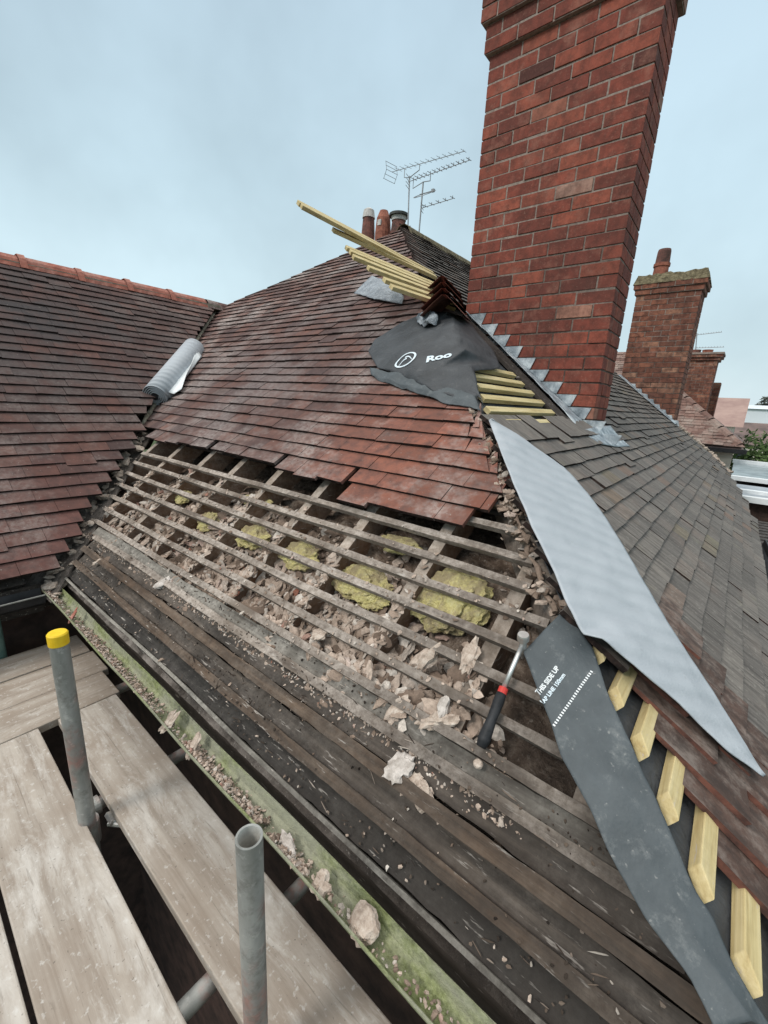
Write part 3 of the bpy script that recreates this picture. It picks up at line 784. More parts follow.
# stepped lead flashing on the chimney's front face: one plate per course, teeth pointing down the roof
mb = MB()
yf = CHY0 - .009
def surf_z(x): return -H0 + TP * (HIP - x)
for i in range(11):
    zt_ = .735 - i * CH + .0
    xr = -1.785 + i * .1155
    xl = HIP - (zt_ + H0 + .0) / TP - .015           # where the course line meets the roof
    lowx = xr - .035
    zl = zt_ - CH
    pts = [(xl + .0, zt_), (xr, zt_), (lowx, zl + .004), (xl + .08, surf_z(xl + .08) - .02), (xl, surf_z(xl) - .02)]
    pts = [(max(p[0], CHX0), p[1]) for p in pts]
    dy = -.0012 * (i % 2)
    a = [Vector((x_, yf + dy, z_)) for x_, z_ in pts]; b = [v + Vector((0, .006, 0)) for v in a]; n_ = len(a)
    mb.add(a + b, [tuple(range(n_))[::-1], tuple(range(n_, 2 * n_))] + [(q, (q + 1) % n_, (q + 1) % n_ + n_, q + n_) for q in range(n_)])
fl = mb.build('stepped_flashing', ['lead'], chim)
mb = MB()
A_ = [RX(-1.98, 3.35, .026), RX(-1.55, 3.30, .026), RX(-1.2, 3.22, .028), RX(-.95, 3.13, .03), RX(-.80, 3.06, .03)]
B_ = [RX(x, 3.407, .022) for x in (-1.98, -1.6, -1.25, -1.0, -.845)]
mb.grid(loft([resample(A_, 16), resample([a.lerp(b, .6) - Vector((0, 0, .006)) for a, b in zip(A_, B_)], 16), resample(B_, 16)], 26, 8, .007, 9, 4))
mb.build('lead_soaker', ['lead'], chim, solid=.004, smooth=True)
mb = MB()                          # apron saddle at the foot of the chimney's low corner
mb.grid(loft([[RX(-.835, 3.10, .032), RX(-.835, 3.40, .06), RX(-.835, 3.80, .06)], [RX(-.80, 3.06, .035), RX(-.77, 3.4, .045), RX(-.77, 3.82, .045)], [RX(-.72, 3.09, .046), RX(-.68, 3.4, .048), RX(-.66, 3.80, .048)]], 16, 10, .004, 10, 9))
mb.build('lead_apron', ['lead'], chim, solid=.004, smooth=True)

# second chimney on the far verge
mb = MB(); random.seed(5)
C2 = dict(x0=-1.69, x1=-.835, y0=8.2, y1=8.75)
brick_stack(mb, C2['x0'], C2['x1'], C2['y0'], C2['y1'], -.35, 28, .0775, .222, .105, joint=.010)
z2 = -.35 + 28 * .0775
for i, out in enumerate((.025, .05)):
    brick_stack(mb, C2['x0'] - out, C2['x1'] + out, C2['y0'] - out, C2['y1'] + out, z2, 1, .0775, .222, .105, i); z2 += .0775
ch2 = mb.build('chimney', ['old brick', 'mortar'], house, bevel=.002); ch2['label'] = 'shorter weathered chimney with mossy top and one pot'
mb = MB(); rows = []
for i in range(26):
    for_row = []
    for j in range(16):
        u, v = i / 25, j / 15
        x = lerp(C2['x0'] - .06, C2['x1'] + .06, u); y = lerp(C2['y0'] - .06, C2['y1'] + .06, v)
        e = min(u, 1 - u, v, 1 - v)
        z = z2 - .01 + (0 if e < .001 else .135 + .022 * nz((x, y, 2), 6) + .022 * nz((x, y, 5), 20))
        if e < .001: x += .02 * nz((x, y, 1), 9); y += .02 * nz((x, y, 8), 9)
        for_row.append((x, y, z))
    rows.append(for_row)
mb.grid(rows); mb.build('chimney_cap', ['moss'], ch2)
mb = MB(); px_, py_ = -1.46, 8.45
mb.tube([(px_, py_, z2), (px_, py_, z2 + .28), (px_, py_, z2 + .285), (px_, py_, z2 + .33), (px_, py_, z2 + .335), (px_, py_, z2 + .50), (px_, py_, z2 + .53), (px_, py_, z2 + .53), (px_, py_, z2 + .3)],
        [.115, .10, .115, .115, .10, .092, .085, .06, .06], 20)
for i, f_ in enumerate(mb.f):
    if min(mb.v[j][2] for j in f_) > z2 + .29: mb.mi[i] = 1
mb.build('chimney_pot', ['terracotta', 'sooty pot'], ch2, smooth=False)
mb = MB()
for i in range(13):
    z_ = .42 - i * .0775; x_ = HIP - (z_ + H0) / TP
    if x_ < C2['x0'] - .05 or x_ > C2['x1']: continue
    mb.hexa([(x_ - .03, 8.186, z_ - .03), (x_ + .13, 8.186, z_ - .03), (x_ + .13, 8.196, z_ - .03), (x_ - .03, 8.196, z_ - .03),
             (x_ - .03, 8.186, z_ + .07), (x_ + .10, 8.186, z_ + .06), (x_ + .10, 8.196, z_ + .06), (x_ - .03, 8.196, z_ + .07)])
mb.grid([[RX(x, 8.05, .055), RX(x, 8.185, .075)] for x in (-1.75, -1.4, -1.1, -.82)])
mb.build('stepped_flashing', ['lead'], ch2)
mb = MB()
for i in range(60):
    x = random.uniform(-.85, .0); y = ver(x) - .05
    z = random.uniform(.02, .045); chunk(mb, RX(x, y, .05), (z, z, z * .6), rrot(.4), .35)
mb.build('verge_mortar', ['pale lump'], house)

# ------------------------------------------------------------------ gutters, walls, eaves
def gutter(mb, prof, a0, a1, fn, n=40, mis=None):
    for i in range(n):
        u0, u1 = lerp(a0, a1, i / n), lerp(a0, a1, (i + 1) / n)
        for j, (p, q) in enumerate(zip(prof, prof[1:])):
            mb.add([fn(u0, *p), fn(u1, *p), fn(u1, *q), fn(u0, *q)], [(0, 1, 2, 3)], mis[j] if mis else 0)
mb = MB()
gp = [(.505, -1.134), (.503, -1.130), (.506, -1.130), (.513, -1.158), (.532, -1.178), (.556, -1.180), (.576, -1.162), (.587, -1.134)]
gutter(mb, gp, -2.90, .60, lambda a, y, z: Vector((a, y + .002 * math.sin(a * 7), z + .005 * nz((a, 0, 0), 2))), 60, [0, 0, 0, 0, 0, 0, 0])
g = mb.build('gutter', ['moss gutter', 'gutter outside'], house, solid=.003); g['label'] = 'green mossy gutter full of mortar crumbs along the stripped eave'
mb = MB()
gutter(mb, [(-2.716, -1.118), (-2.712, -1.112), (-2.718, -1.112), (-2.728, -1.16), (-2.76, -1.185), (-2.80, -1.16), (-2.815, -1.105)], -1.9, .49, lambda a, x, z: Vector((x, a, z)), 20, [1, 1, 0, 0, 0, 0])
g = mb.build('gutter', ['black plastic', 'pale gutter lip'], house, solid=.003); g['label'] = 'black gutter under the left wing tiles'
mb = MB()
mb.box((-1.3, .640, -1.19), (3.2, .02, .15)); mb.box((-1.3, .75, -1.26), (3.2, .22, .015))
mb.box((-2.86, -.7, -1.18), (.02, 2.4, .16)); mb.box((-2.98, -.7, -1.26), (.22, 2.4, .015))
mb.box((.34, 3.6, -1.18), (.02, 5.0, .12)); mb.box((.29, 3.6, -1.25), (.09, 5.0, .015))
mb.build('fascia', ['dark timber'], house)
mb = MB()
gutter(mb, [(.46, -1.16), (.465, -1.10), (.455, -1.095), (.445, -1.15), (.41, -1.17), (.37, -1.15), (.36, -1.09)], .7, 5.2, lambda a, x, z: Vector((x - max(0, a - 3.9) * .05, a, z + .03)), 20)
g = mb.build('gutter', ['black plastic'], house, solid=.003)
mb = MB()
mb.box((-1.4, .97, -3.93), (3.3, .22, 5.34)); mb.box((-3.12, -.4, -3.93), (.22, 3.0, 5.34)); mb.box((.10, 3.4, -3.95), (.22, 5.0, 5.2))
mb.box((-2.9, 8.22, -3.9), (5.6, .2, 5.2)); mb.box((-8.2, .7, -3.93), (.22, 5.2, 5.34)); mb.box((-5.7, -1.95, -3.9), (5.2, .2, 5.4))
mb.add([(-8.3, -2.0, -1.2), (-2.9, -2.0, -1.2), (-5.6, -2.0, 1.0), (-8.3, -1.85, -1.2), (-2.9, -1.85, -1.2), (-5.6, -1.85, 1.0)], [(0, 1, 2), (5, 4, 3), (0, 3, 4, 1), (1, 4, 5, 2), (2, 5, 3, 0)])
mb.add([(-6.2, 8.28, -.4), (-.35, 8.28, -.62), (-3.5, 8.28, 1.80), (-6.2, 8.15, -.4), (-.35, 8.15, -.62), (-3.5, 8.15, 1.80)], [(0, 2, 1), (3, 4, 5), (1, 4, 3, 0), (2, 5, 4, 1), (0, 3, 5, 2)])
mb.build('wall', ['dark brick'], house)

# ------------------------------------------------------------------ loose membranes
def sheet(name, rows, mats, label, cat, solid=.003, smooth=True):
    mb = MB(); mb.grid(rows); o = mb.build(name, mats, None, smooth=smooth, solid=solid, origin=rows[len(rows) // 2][len(rows[0]) // 2]); tag(o, label, cat); return o
lp = [(489, 421), (502, 455), (515, 487), (532, 527), (555, 573), (568, 606), (583, 634), (604, 639), (632, 664), (679, 704), (730, 753), (762, 777)]
rp = [(492, 419), (525, 440), (564, 467), (589, 495), (607, 520), (624, 546), (653, 598), (675, 634), (696, 666), (720, 703), (735, 726), (764, 776)]
rows = []
for i, (a, b) in enumerate(zip([right(x, y, .055 if j < 7 else .078) for j, (x, y) in enumerate(lp)], [right(x, y, .076) for x, y in rp])):
    m = a.lerp(b, .5) + Vector((.3, 0, .7)) * .008
    rows.append([a, a.lerp(m, .5) + Vector((0, 0, .004)), m, b])
sheet('roofing_membrane', loft(rows, 40, 140, .0045, 6, 2.0), ['grey membrane'], 'long pale grey membrane strip lying down the hip over the right slope', 'membrane')
def onhip(px, py, off):        # nearest of the two slopes: the one that is higher is behind the hip
    a, b = front(px, py, off), right(px, py, off)
    return a if a.x + a.y < HIP else b
def hip_at(y, off):
    return Vector((HIP - y, y, -H0 + TP * y + off))
dl = [(523, 653), (540, 696), (551, 722), (561, 756), (589, 809), (607, 850), (645, 917), (690, 977), (715, 1030)]
dr = [(567, 607), (583, 635), (593, 650), (606, 689), (628, 739), (645, 775), (671, 835), (690, 880), (712, 917), (735, 970), (775, 1035)]
LA = resample([front(x, y, .040) for x, y in dl], 40)
RB = resample([onhip(x, y, .022) for x, y in dr], 40)
rows = []
for i, (a, b) in enumerate(zip(LA, RB)):
    m = a.lerp(b, .5); s_ = max(m.y, .3)
    top = -H0 + TP * min(m.y, HIP - m.x) + .040
    m.z = max(m.z, top + .002); rows.append([a, m, b])
dark = sheet('roofing_membrane', loft(rows, 24, 90, .0055, 7, 5.0), ['slate membrane'], 'dark slate membrane strip with white lettering hanging down the stripped hip', 'membrane')
DROWS = loft(rows, 24, 90, .0055, 7, 5.0)
# lettering on the dark strip: projected along the slope normal on to the strip's own surface
from mathutils.bvhtree import BVHTree
def bvh_of(rows):
    v = [p for r in rows for p in r]; m = len(rows[0]); f = []
    for i in range(len(rows) - 1):
        for j in range(m - 1): f.append((i * m + j, i * m + j + 1, (i + 1) * m + j + 1, (i + 1) * m + j))
    return BVHTree.FromPolygons(v, f)
NF = Vector((0, -SP, CP))
def text_mesh(txt, size, bold=False):
    cu = bpy.data.curves.new('lettering', 'FONT'); cu.body = txt; cu.size = size; cu.offset = .0012 * (size / .03) if bold else 0; cu.resolution_u = 3
    ob = bpy.data.objects.new('lettering', cu); COL.objects.link(ob); bpy.context.view_layer.update()
    me = bpy.data.meshes.new_from_object(ob.evaluated_get(bpy.context.evaluated_depsgraph_get()))
    bpy.data.objects.remove(ob); return me
def lay(me_or_pts, org, ux, uy, tree, normal, name, mat, parent, lift=.003, faces=None):
    if faces is None:
        bm = bmesh.new(); bm.from_mesh(me_or_pts); bmesh.ops.triangulate(bm, faces=bm.faces[:])
        pts = [v.co.copy() for v in bm.verts]; faces = [tuple(v.index for v in f.verts) for f in bm.faces]; bm.free()
    else: pts = me_or_pts
    out = []
    for p in pts:
        w = org + ux * p.x + uy * p.y; h = tree.ray_cast(w + normal * .3, -normal, .6)
        out.append((h[0] if h[0] is not None else w) + normal * lift)
    mb = MB(); mb.add(out, faces); return mb.build(name, [mat], parent)
tree = bvh_of(DROWS)
p0 = front(538, 696, .05); p1 = front(558, 668, .05); ux = (p1 - p0).normalized(); uy = NF.cross(ux).normalized()
wd = (p1 - p0).length
me = text_mesh('THIS SIDE UP', .034, True); w0 = max(v.co.x for v in me.vertices)
sc = wd * 1.02 / w0; lay(me, p0 + ux * .004, ux * sc, uy * sc, tree, NF, 'lettering', 'white print', dark)
p2 = front(543, 704, .05)
me = text_mesh('LAP LINE 150mm', .034, True); w1 = max(v.co.x for v in me.vertices); sc2 = wd * 1.10 / w1
lay(me, p2 + ux * .0, ux * sc2, uy * sc2 * .95, tree, NF, 'lettering', 'pale print', dark)
q0, q1 = front(553, 725, .05), front(592, 666, .05); ud = (q1 - q0).normalized(); vd = NF.cross(ud)
pts, fs = [], []; n_ = 24; ln = (q1 - q0).length
for i in range(n_):
    a = ln * (i + .2) / n_; b = ln * (i + .72) / n_; o = len(pts)
    pts += [Vector((a, -.0032, 0)), Vector((b, -.0032, 0)), Vector((b, .0032, 0)), Vector((a, .0032, 0))]; fs.append((o, o + 1, o + 2, o + 3))
lay(pts, q0, ud, vd, tree, NF, 'lap_line', 'white print', dark, faces=fs)
# black sheet over the hip near the chimney
rows = [
 [front(427, 313, .05), front(432, 312, .06), hip_at(2.62, .10), right(466, 319, .06)],
 [front(399, 325, .06), front(425, 328, .08), hip_at(2.47, .11), right(480, 336, .06)],
 [front(375, 340, .06), front(418, 342, .10), hip_at(2.33, .10), right(494, 352, .06)],
 [front(368, 352, .05), front(415, 357, .10), hip_at(2.24, .10), right(500, 368, .05)],
 [front(378, 368, .06), front(420, 374, .09), hip_at(2.15, .08), right(474, 372, .05)],
 [front(408, 378, .05), front(432, 390, .07), hip_at(2.06, .06), right(479, 392, .04)],
 [front(452, 396, .04), front(466, 401, .05), hip_at(1.99, .05), right(484, 405, .035)],
]
BR = loft(rows, 50, 50, .013, 3.2, 3.0)
black = sheet('roofing_membrane', BR, ['black membrane'], 'crumpled black membrane with printed emblem draped over the upper hip', 'membrane')
rows2 = [[front(370, 366, .065), front(400, 374, .065), front(440, 384, .06), front(474, 396, .055)],
         [front(371, 374, .055), front(402, 384, .065), front(440, 396, .06), front(478, 405, .05)],
         [front(380, 381, .045), front(412, 392, .05), front(446, 404, .05), front(481, 410, .045)]]
mb = MB(); mb.grid(loft(rows2, 40, 18, .013, 8, 8.0)); fl_ = mb.build('lower_fold', ['slate membrane'], black, smooth=True, solid=.003)
tree = bvh_of(BR)
e0 = front(425, 361, .10); e1 = front(451, 354.5, .10); ux = (e1 - e0).normalized(); uy = NF.cross(ux).normalized()
me = text_mesh('Roo', .16, True); w0 = max(v.co.x for v in me.vertices); sc = (e1 - e0).length / w0
lay(me, e0, ux * sc, uy * sc, tree, NF, 'lettering', 'pale print', black, .006)
e2 = front(405, 359, .10); pts, fs = [], []; rr = (front(394, 361, .1) - e2).length
for k_ in range(36):
    t0, t1 = 2 * math.pi * k_ / 36, 2 * math.pi * (k_ + 1) / 36; o = len(pts)
    pts += [Vector((math.cos(t) * q, math.sin(t) * q * .8, 0)) for t in (t0, t1) for q in (rr, rr * .82)]; fs.append((o, o + 2, o + 3, o + 1))
for t0, t1, a, b in ((-.55, .15, -.45, .05), (-.05, .62, .30, -.30)):   # two curved strokes inside the ring
    for k_ in range(8):
        u0, u1 = k_ / 8, (k_ + 1) / 8; o = len(pts)
        for u in (u0, u1):
            x_ = lerp(t0, t1, u) * rr; y_ = (lerp(a, b, u) + .22 * math.sin(u * 3.14)) * rr
            pts += [Vector((x_, y_ - .08 * rr, 0)), Vector((x_, y_ + .08 * rr, 0))]
        fs.append((o, o + 2, o + 3, o + 1))
lay(pts, e2, ux, uy, tree, NF, 'emblem', 'pale print', black, .006, fs)
# crumpled silver-grey scrap under the batten bundle
rows = [[front(372, 276, .09), front(384, 279, .09), front(398, 290, .08)], [front(362, 285, .06), front(382, 288, .11), front(404, 297, .08)], [front(354, 293, .04), front(376, 299, .07), front(402, 304, .05)]]
sheet('membrane_scrap', loft(rows, 22, 18, .008, 9, 6.0), ['crumpled membrane'], 'small crumpled silver grey membrane scrap under the pale battens', 'membrane')
rows = [[front(419, 313, .10), front(430, 311, .12), front(437, 314, .12)], [front(416, 318, .06), front(426, 319, .14), front(438, 320, .10)], [front(418, 324, .08), front(428, 325, .10), front(436, 325, .09)]]
sheet('membrane_scrap', loft(rows, 14, 12, .022, 14, 12.0), ['crumpled membrane'], 'tiny crumpled membrane tuft on top of the black sheet', 'membrane')
# roll of membrane in the valley
ra, rb = Vector((-4.03, 1.70, -.075)), Vector((-4.60, 2.38, .425))
ax = (rb - ra).normalized(); e1 = Vector((0, 0, 1)) - ax * ax.z; e1.normalize(); e2 = ax.cross(e1)
mb = MB(); ringa, ringb = [], []
N = 130
for i in range(N + 1):
    t = i / N; ang = t * 2 * math.pi * 5.0 + 1.2; r = lerp(.028, .108, t)
    if i == N: pass
    v = e1 * math.cos(ang) * r + e2 * math.sin(ang) * r; ringa.append(ra + v); ringb.append(rb + v)
last = ringa[-1] - ra
tan = ax.cross(last).normalized(); 
for j in range(1, 7):              # loose tail
    v = last + tan * (.03 * j) - last.normalized() * (.004 * j * j); ringa.append(ra + v + ax * .02 * j); ringb.append(rb + v - ax * .01 * j)
mb.grid([ringa, [a.lerp(b, .5) for a, b in zip(ringa, ringb)], ringb])
o = mb.build('membrane_roll', ['grey membrane'], None, smooth=True, solid=.004, origin=ra.lerp(rb, .5)); tag(o, 'grey roll of roofing membrane resting in the valley', 'membrane roll')
mb = MB(); mb.tube([ra - ax * .002, rb + ax * .002], .031, 16); mb.build('roll_core', ['black plastic'], o)
mb = MB()
fl0 = [ra.lerp(rb, t) for t in (.05, .3, .6, .86)]
rt = Vector((.80, .60, .05))
mb.grid(loft([[p + rt * .09 + Vector((0, 0, .02)) for p in fl0], [p + rt * .15 + Vector((0, 0, .0)) for p in fl0[:3] + [fl0[3] - ax * .05]], [p + rt * (.225 - .05 * j) + Vector((0, 0, .045)) for j, p in enumerate(fl0)]], 14, 10, .006))
mb.build('loose_flap', ['white print'], o, smooth=True, solid=.003)

# ------------------------------------------------------------------ loose battens over the upper hip
ends = [((298, 203), -2.50, (-2.30, 3.35, 1.075)), ((301, 206), -2.47, (-2.26, 3.30, 1.04)), ((333, 230), -2.46, (-2.22, 3.28, 1.02)), ((346, 248), -2.36, (-2.12, 3.12, .92)), ((350, 252), -2.31, (-2.04, 3.08, .87)),
        ((353, 257), -2.26, (-2.0, 3.02, .835)), ((368, 268), -2.14, (-1.93, 3.0, .79)), ((384, 280), -1.99, (-1.84, 2.98, .73)), ((391, 287), -1.92, (-1.80, 2.93, .685))]
for i, (p, X, far) in enumerate(ends):
    r = ray(*p); a = r * (X / r.x); b = Vector(far)
    mb = MB(); mb.bar(a, b, .044, .026, (SP, random.uniform(-.15, .15), CP))
    o = mb.build('loose_batten', ['new batten'], None, bevel=.002, origin=b)
    if i == 0: tag(o, 'pale loose batten sticking out farthest and highest into the sky', 'batten', 'pale battens bundled over the upper hip')
    else: tag(o, 'pale new batten in the bundle laid across the upper hip', 'batten', 'pale battens bundled over the upper hip')
# stacked angle ridge tiles beside the chimney
APROF = [(-.14, -.115), (-.07, -.05), (-.012, .0), (.012, .0), (.07, -.05), (.14, -.115)]
names = ['topmost of the dark red angle ridge tiles nested beside the chimney', 'second dark red angle ridge tile down in the nested stack', 'third dark red angle ridge tile down in the nested stack', 'lowest dark red angle ridge tile lying under the nested stack']
for i in range(4):
    mb = MB(); c = right(444 + i * 1.5, 281 + i * 6, .13) + Vector((0, 0, .0))
    ridge_tile(mb, c, (-.55 + .04 * i, 1, .10), .42, 1.05, False, prof=APROF)
    o = mb.build('angle_ridge_tile', ['dark ridge clay'], None, origin=c); tag(o, names[i], 'ridge tile', 'ridge tiles stacked by the chimney')

# ------------------------------------------------------------------ mineral wool between the rafters
wl = [((455, 598), .075, .10, .07, .95), ((432, 603), .07, .06, .045, .9), ((362, 583), .085, .055, .05, .9), ((372, 596), .05, .04, .04, .9), ((300, 556), .075, .05, .045, .9), ((252, 537), .075, .05, .045, .9), ((208, 522), .055, .045, .045, .9), ((182, 497), .05, .04, .04, .9), ((560, 606), .03, .04, .03, .9), ((258, 500), .07, .03, .03, .9), ((400, 545), .06, .03, .03, .9)]
wn = ['largest bright yellow mineral wool bulge near the hammer', 'flat yellow wool spreading left of the largest bulge', 'yellow wool strip in the bay left of the middle rafter', 'small yellow wool tuft below the long yellow strip', 'yellow wool patch in the centre bay among broken mortar', 'yellow wool wedge beside the fourth rafter from the valley', 'muted yellow wool patch in a narrow bay near the valley', 'small yellow wool ball closest to the valley', 'tiny yellow wool tuft beside the hammer head', 'strip of wool glimpsed under the lowest front tiles', 'wool strip in shade under the red tiles']
for (p, a, b, c, r_), nm in zip(wl, wn):
    q = front(p[0], p[1], -.085); mb = MB(); I = ico(); sd = random.uniform(0, 30); vs = []
    for v in I[4]:
        k_ = 1 + .42 * nz(v, 1.3, sd) + .16 * nz(v, 3, sd) + .05 * nz(v, 9, sd) + .045 * nz(v, 26, sd)
        vs.append(q + ROTF @ Vector((v.x * a * 1.5 * k_, v.y * b * 1.35 * k_, v.z * c * .62 * k_)))
    mb.add(vs, I[5]); o = mb.build('mineral_wool', ['wool'], None, smooth=False, origin=q); tag(o, nm, 'insulation')

# ------------------------------------------------------------------ rubble
random.seed(99)
mb = MB()
def inside(x, sv): return VAL - sv * CP + .06 < x < HIP - sv * CP - (.10 if sv > 1.5 else .36)
cnt = 0
while cnt < 6000:
    sv = random.triangular(.96, 1.74, 1.12) if random.random() < .8 else random.uniform(.98, 1.74); x = random.uniform(-3.6, .0)
    if not inside(x, sv): continue
    dens = .55 + .9 * nz((x, sv, 11), 2.6)
    if x > -.55 and sv < 1.25: dens *= .45
    if sv > 1.5: dens *= .7
    if random.random() > dens: continue
    z = random.choice((.004, .005, .006, .008, .010, .012, .015, .020)) * random.uniform(.8, 1.3)
    n_ = max(bed_n(x, sv), -.06 if sv < 1.04 else -1) + z * .5
    if min(abs(x - r) for r in RXS) < .026: n_ = max(n_, -.024); z = min(z, .014)
    chunk(mb, F(x, sv, n_), (z * random.uniform(1.1, 2.3), z * random.uniform(.8, 1.3), z * random.uniform(.28, .55)), ROTF @ rrot(.6), .33, mid=z > .011); cnt += 1
for i in range(6500):                # crumbs on the battens and boards
    sv = random.uniform(.78, 1.72) if random.random() < .6 else random.triangular(.97, 1.10, 1.05); x = random.uniform(-3.4, .2)
    if not inside(x, sv): continue
    if sv < 1.0 and (random.random() < .72 or nz((x, sv, 5), 3.0) < -.02): continue
    z = random.uniform(.0013, .0042) * (1 if random.random() < .85 else 2)
    near_b = min(BS, key=lambda b: abs(b - sv))
    if abs(near_b - sv) < .016: n_ = .004
    elif sv > 1.045: continue
    else: n_ = -.011 if min(abs(sv - q) for q in (.948,)) > .02 else .005
    chunk(mb, F(x, sv, n_), (z * 1.6, z, z * .6), ROTF @ rrot(.5), .4)
o = mb.build('rubble', ['rubble'], None); tag(o, 'crumbled mortar and plaster strewn between the bare rafters', 'rubble', kind='stuff')
mb = MB()
for i in range(4200):                 # crumbs in the gutter
    x = random.uniform(-2.85, .1); yy_ = random.triangular(.508, .568, .514)
    if nz((x, 0, 3), 2.2) < -.12 and random.random() < .8: continue
    z = random.choice((.0015, .002, .003, .003, .004, .006)) * random.uniform(.7, 1.3)
    zz = -1.146 + (yy_ - .508) * -.7 if yy_ < .545 else -1.180
    chunk(mb, (x, yy_, zz + z * .3 + .012), (z * 1.5, z, z * .7), rrot(.6), .4)
o = mb.build('gutter_crumbs', ['rubble'], None); tag(o, 'mortar crumbs lining the front of the mossy gutter', 'rubble', kind='stuff')
mb = MB()
for i in range(1300):                # splinters, grit and rotten felt crumbs on the close boards
    sv = random.uniform(.785, 1.10); x = random.uniform(-2.8, .12)
    if not VAL - sv * CP + .1 < x < HIP - sv * CP - .12: continue
    if nz((x, sv * 3, 21), 2.4) < .0 and random.random() < .8: continue
    z = random.uniform(.0012, .0036)
    if random.random() < .22: sh = (z * random.uniform(3, 7), z * .55, z * .4); r_ = ROTF @ Matrix.Rotation(random.gauss(0, .35), 3, 'Z')
    else: sh = (z * 1.5, z, z * .6); r_ = ROTF @ rrot(.5)
    chunk(mb, F(x, sv, -.012 if min(abs(sv - .948), abs(sv - .858), abs(sv - 1.04)) > .018 else .006), sh, r_, .4)
o = mb.build('splinters', ['dark grit'], None); tag(o, 'dark splinters and grit lying on the blackened eave boards', 'grit', kind='stuff')
def lump(px, py, size, mat, label, fn=None, off=0, shape=(1.3, 1, .5), group=None, name='mortar_lump', tilt=.4, rough=.35):
    p = fn if fn is not None else front(px, py, off)
    mb = MB(); chunk(mb, p, tuple(size * s for s in shape), ROTF @ rrot(tilt), rough, True)
    o = mb.build(name, [mat], None, origin=p); tag(o, label, 'mortar lump', group); return o
GL = 'broken mortar lumps among the bare timbers'
lump(400, 768, .034, 'white lump', 'chalky white mortar lump lying lowest on the dusty boards', off=.005, group=GL)
lump(424, 795, .026, 'pale lump', 'beige flat mortar flake below the chalky white lump', off=.0, group=GL)
lump(411, 785, .022, 'pale lump', 'small beige flake between the white lump and the lowest flake', off=.0, group=GL)
lump(437, 722, .034, 'pale lump', 'long tan mortar shard standing between two battens left of the hammer', off=-.005, shape=(.6, 1.5, .5), group=GL)
lump(443, 707, .024, 'white lump', 'white flaky shard lying above the long tan shard', off=.0, shape=(1.5, .6, .4), group=GL)
lump(478, 764, .012, 'pale lump', 'round beige pebble just below the hammer grip', off=.012, shape=(1, 1, .8), group=GL, rough=.1)
lump(470, 655, .034, 'pale lump', 'pink grey mortar slab on the batten left of the hammer head', off=.0, shape=(1.8, .6, .4), group=GL)
lump(425, 660, .038, 'pale lump', 'hollowed grey mortar crust in the bay left of the hammer', off=-.02, shape=(1.7, .7, .6), group=GL)
lump(320, 635, .024, 'pale lump', 'peach mortar pebble beside the middle rafter', off=-.01, group=GL)
lump(222, 650, .020, 'white lump', 'white flat chip on the boards below the open bays', off=.004, shape=(1.3, .6, .3), group=GL)
lump(97, 562, .022, 'pale lump', 'upright pale shard near the foot of the valley', off=.01, shape=(.5, 1.4, .4), group=GL)
lump(163, 583, .030, 'white lump', 'flat pale slab below the lowest open batten by the valley', off=.0, shape=(1.5, .8, .4), group=GL)
for i in range(20):
    while True:
        sv = random.triangular(1.0, 1.65, 1.15); x = random.uniform(-3.0, -.35)
        if inside(x, sv): break
    z = random.uniform(.016, .028)
    o = lump(0, 0, z, random.choice(['pale lump', 'pale lump', 'pale lump', 'white lump']), 'mortar lump mixed into the rubble between the bare rafters', fn=F(x, sv, bed_n(x, sv) + z * .5), shape=(random.uniform(1.1, 1.8), random.uniform(.7, 1), random.uniform(.4, .6)), group=GL, tilt=.6)
lump(356, 913, .036, 'pale lump', 'biggest pale round mortar lump sitting in the gutter', fn=Vector((-.425, .542, -1.145)), shape=(1, .95, .6), tilt=.2, rough=.22, group='mortar lumps in the gutter')
lump(318, 888, .020, 'pale lump', 'pale lump just uphill of the biggest gutter lump', fn=Vector((-.56, .53, -1.145)), group='mortar lumps in the gutter')
lump(285, 850, .024, 'white lump', 'long pale chip in the gutter beside the open topped pole', fn=Vector((-.70, .542, -1.150)), shape=(1.6, .6, .4), tilt=.15, group='mortar lumps in the gutter')
lump(202, 754, .026, 'pale lump', 'tan flat stone midway along the gutter', fn=Vector((-1.345, .528, -1.135)), shape=(1.6, .9, .4), group='mortar lumps in the gutter')
lump(222, 775, .024, 'pale lump', 'grey flat stone following the tan one down the gutter', fn=Vector((-1.18, .53, -1.138)), shape=(1.6, .8, .4), group='mortar lumps in the gutter')
o = lump(85, 628, .018, 'ridge clay', 'red tile shard at the upper end of the gutter', fn=Vector((-2.40, .53, -1.13)), shape=(1.8, .7, .4), group='mortar lumps in the gutter')

# ------------------------------------------------------------------ hammer
hp = front(523, 643, .055); hm = front(503, 690, .035); he = front(481, 747, .030)
hammer = empty('hammer', hm, 'roofing hammer with black grip and red band lying on the battens', 'hammer')
mb = MB(); mb.tube([hp, hm], [.0065, .0075], 12); mb.build('shaft', ['steel'], hammer, smooth=True)
d = (he - hm).normalized()
mb = MB(); mb.tube([hm - d * .006, hm + d * .010], .0125, 14); mb.build('collar', ['red band'], hammer)
mb = MB(); mb.tube([hm + d * .010, hm + d * .03, hm + d * .08, he - d * .02, he], [.0125, .0145, .0125, .0165, .012], 16); mb.build('grip', ['rubber grip'], hammer, smooth=True)
mb = MB(); hx = NF.cross(d).normalized()
hu = (NF * .6 - d * .3).normalized()
mb.tube([hp + hu * .030, hp + hu * .026, hp + hu * .012, hp + hu * .010, hp - hu * .03, hp - hu * .055], [.015, .0165, .0165, .010, .011, .004], 16); mb.build('head', ['steel'], hammer)

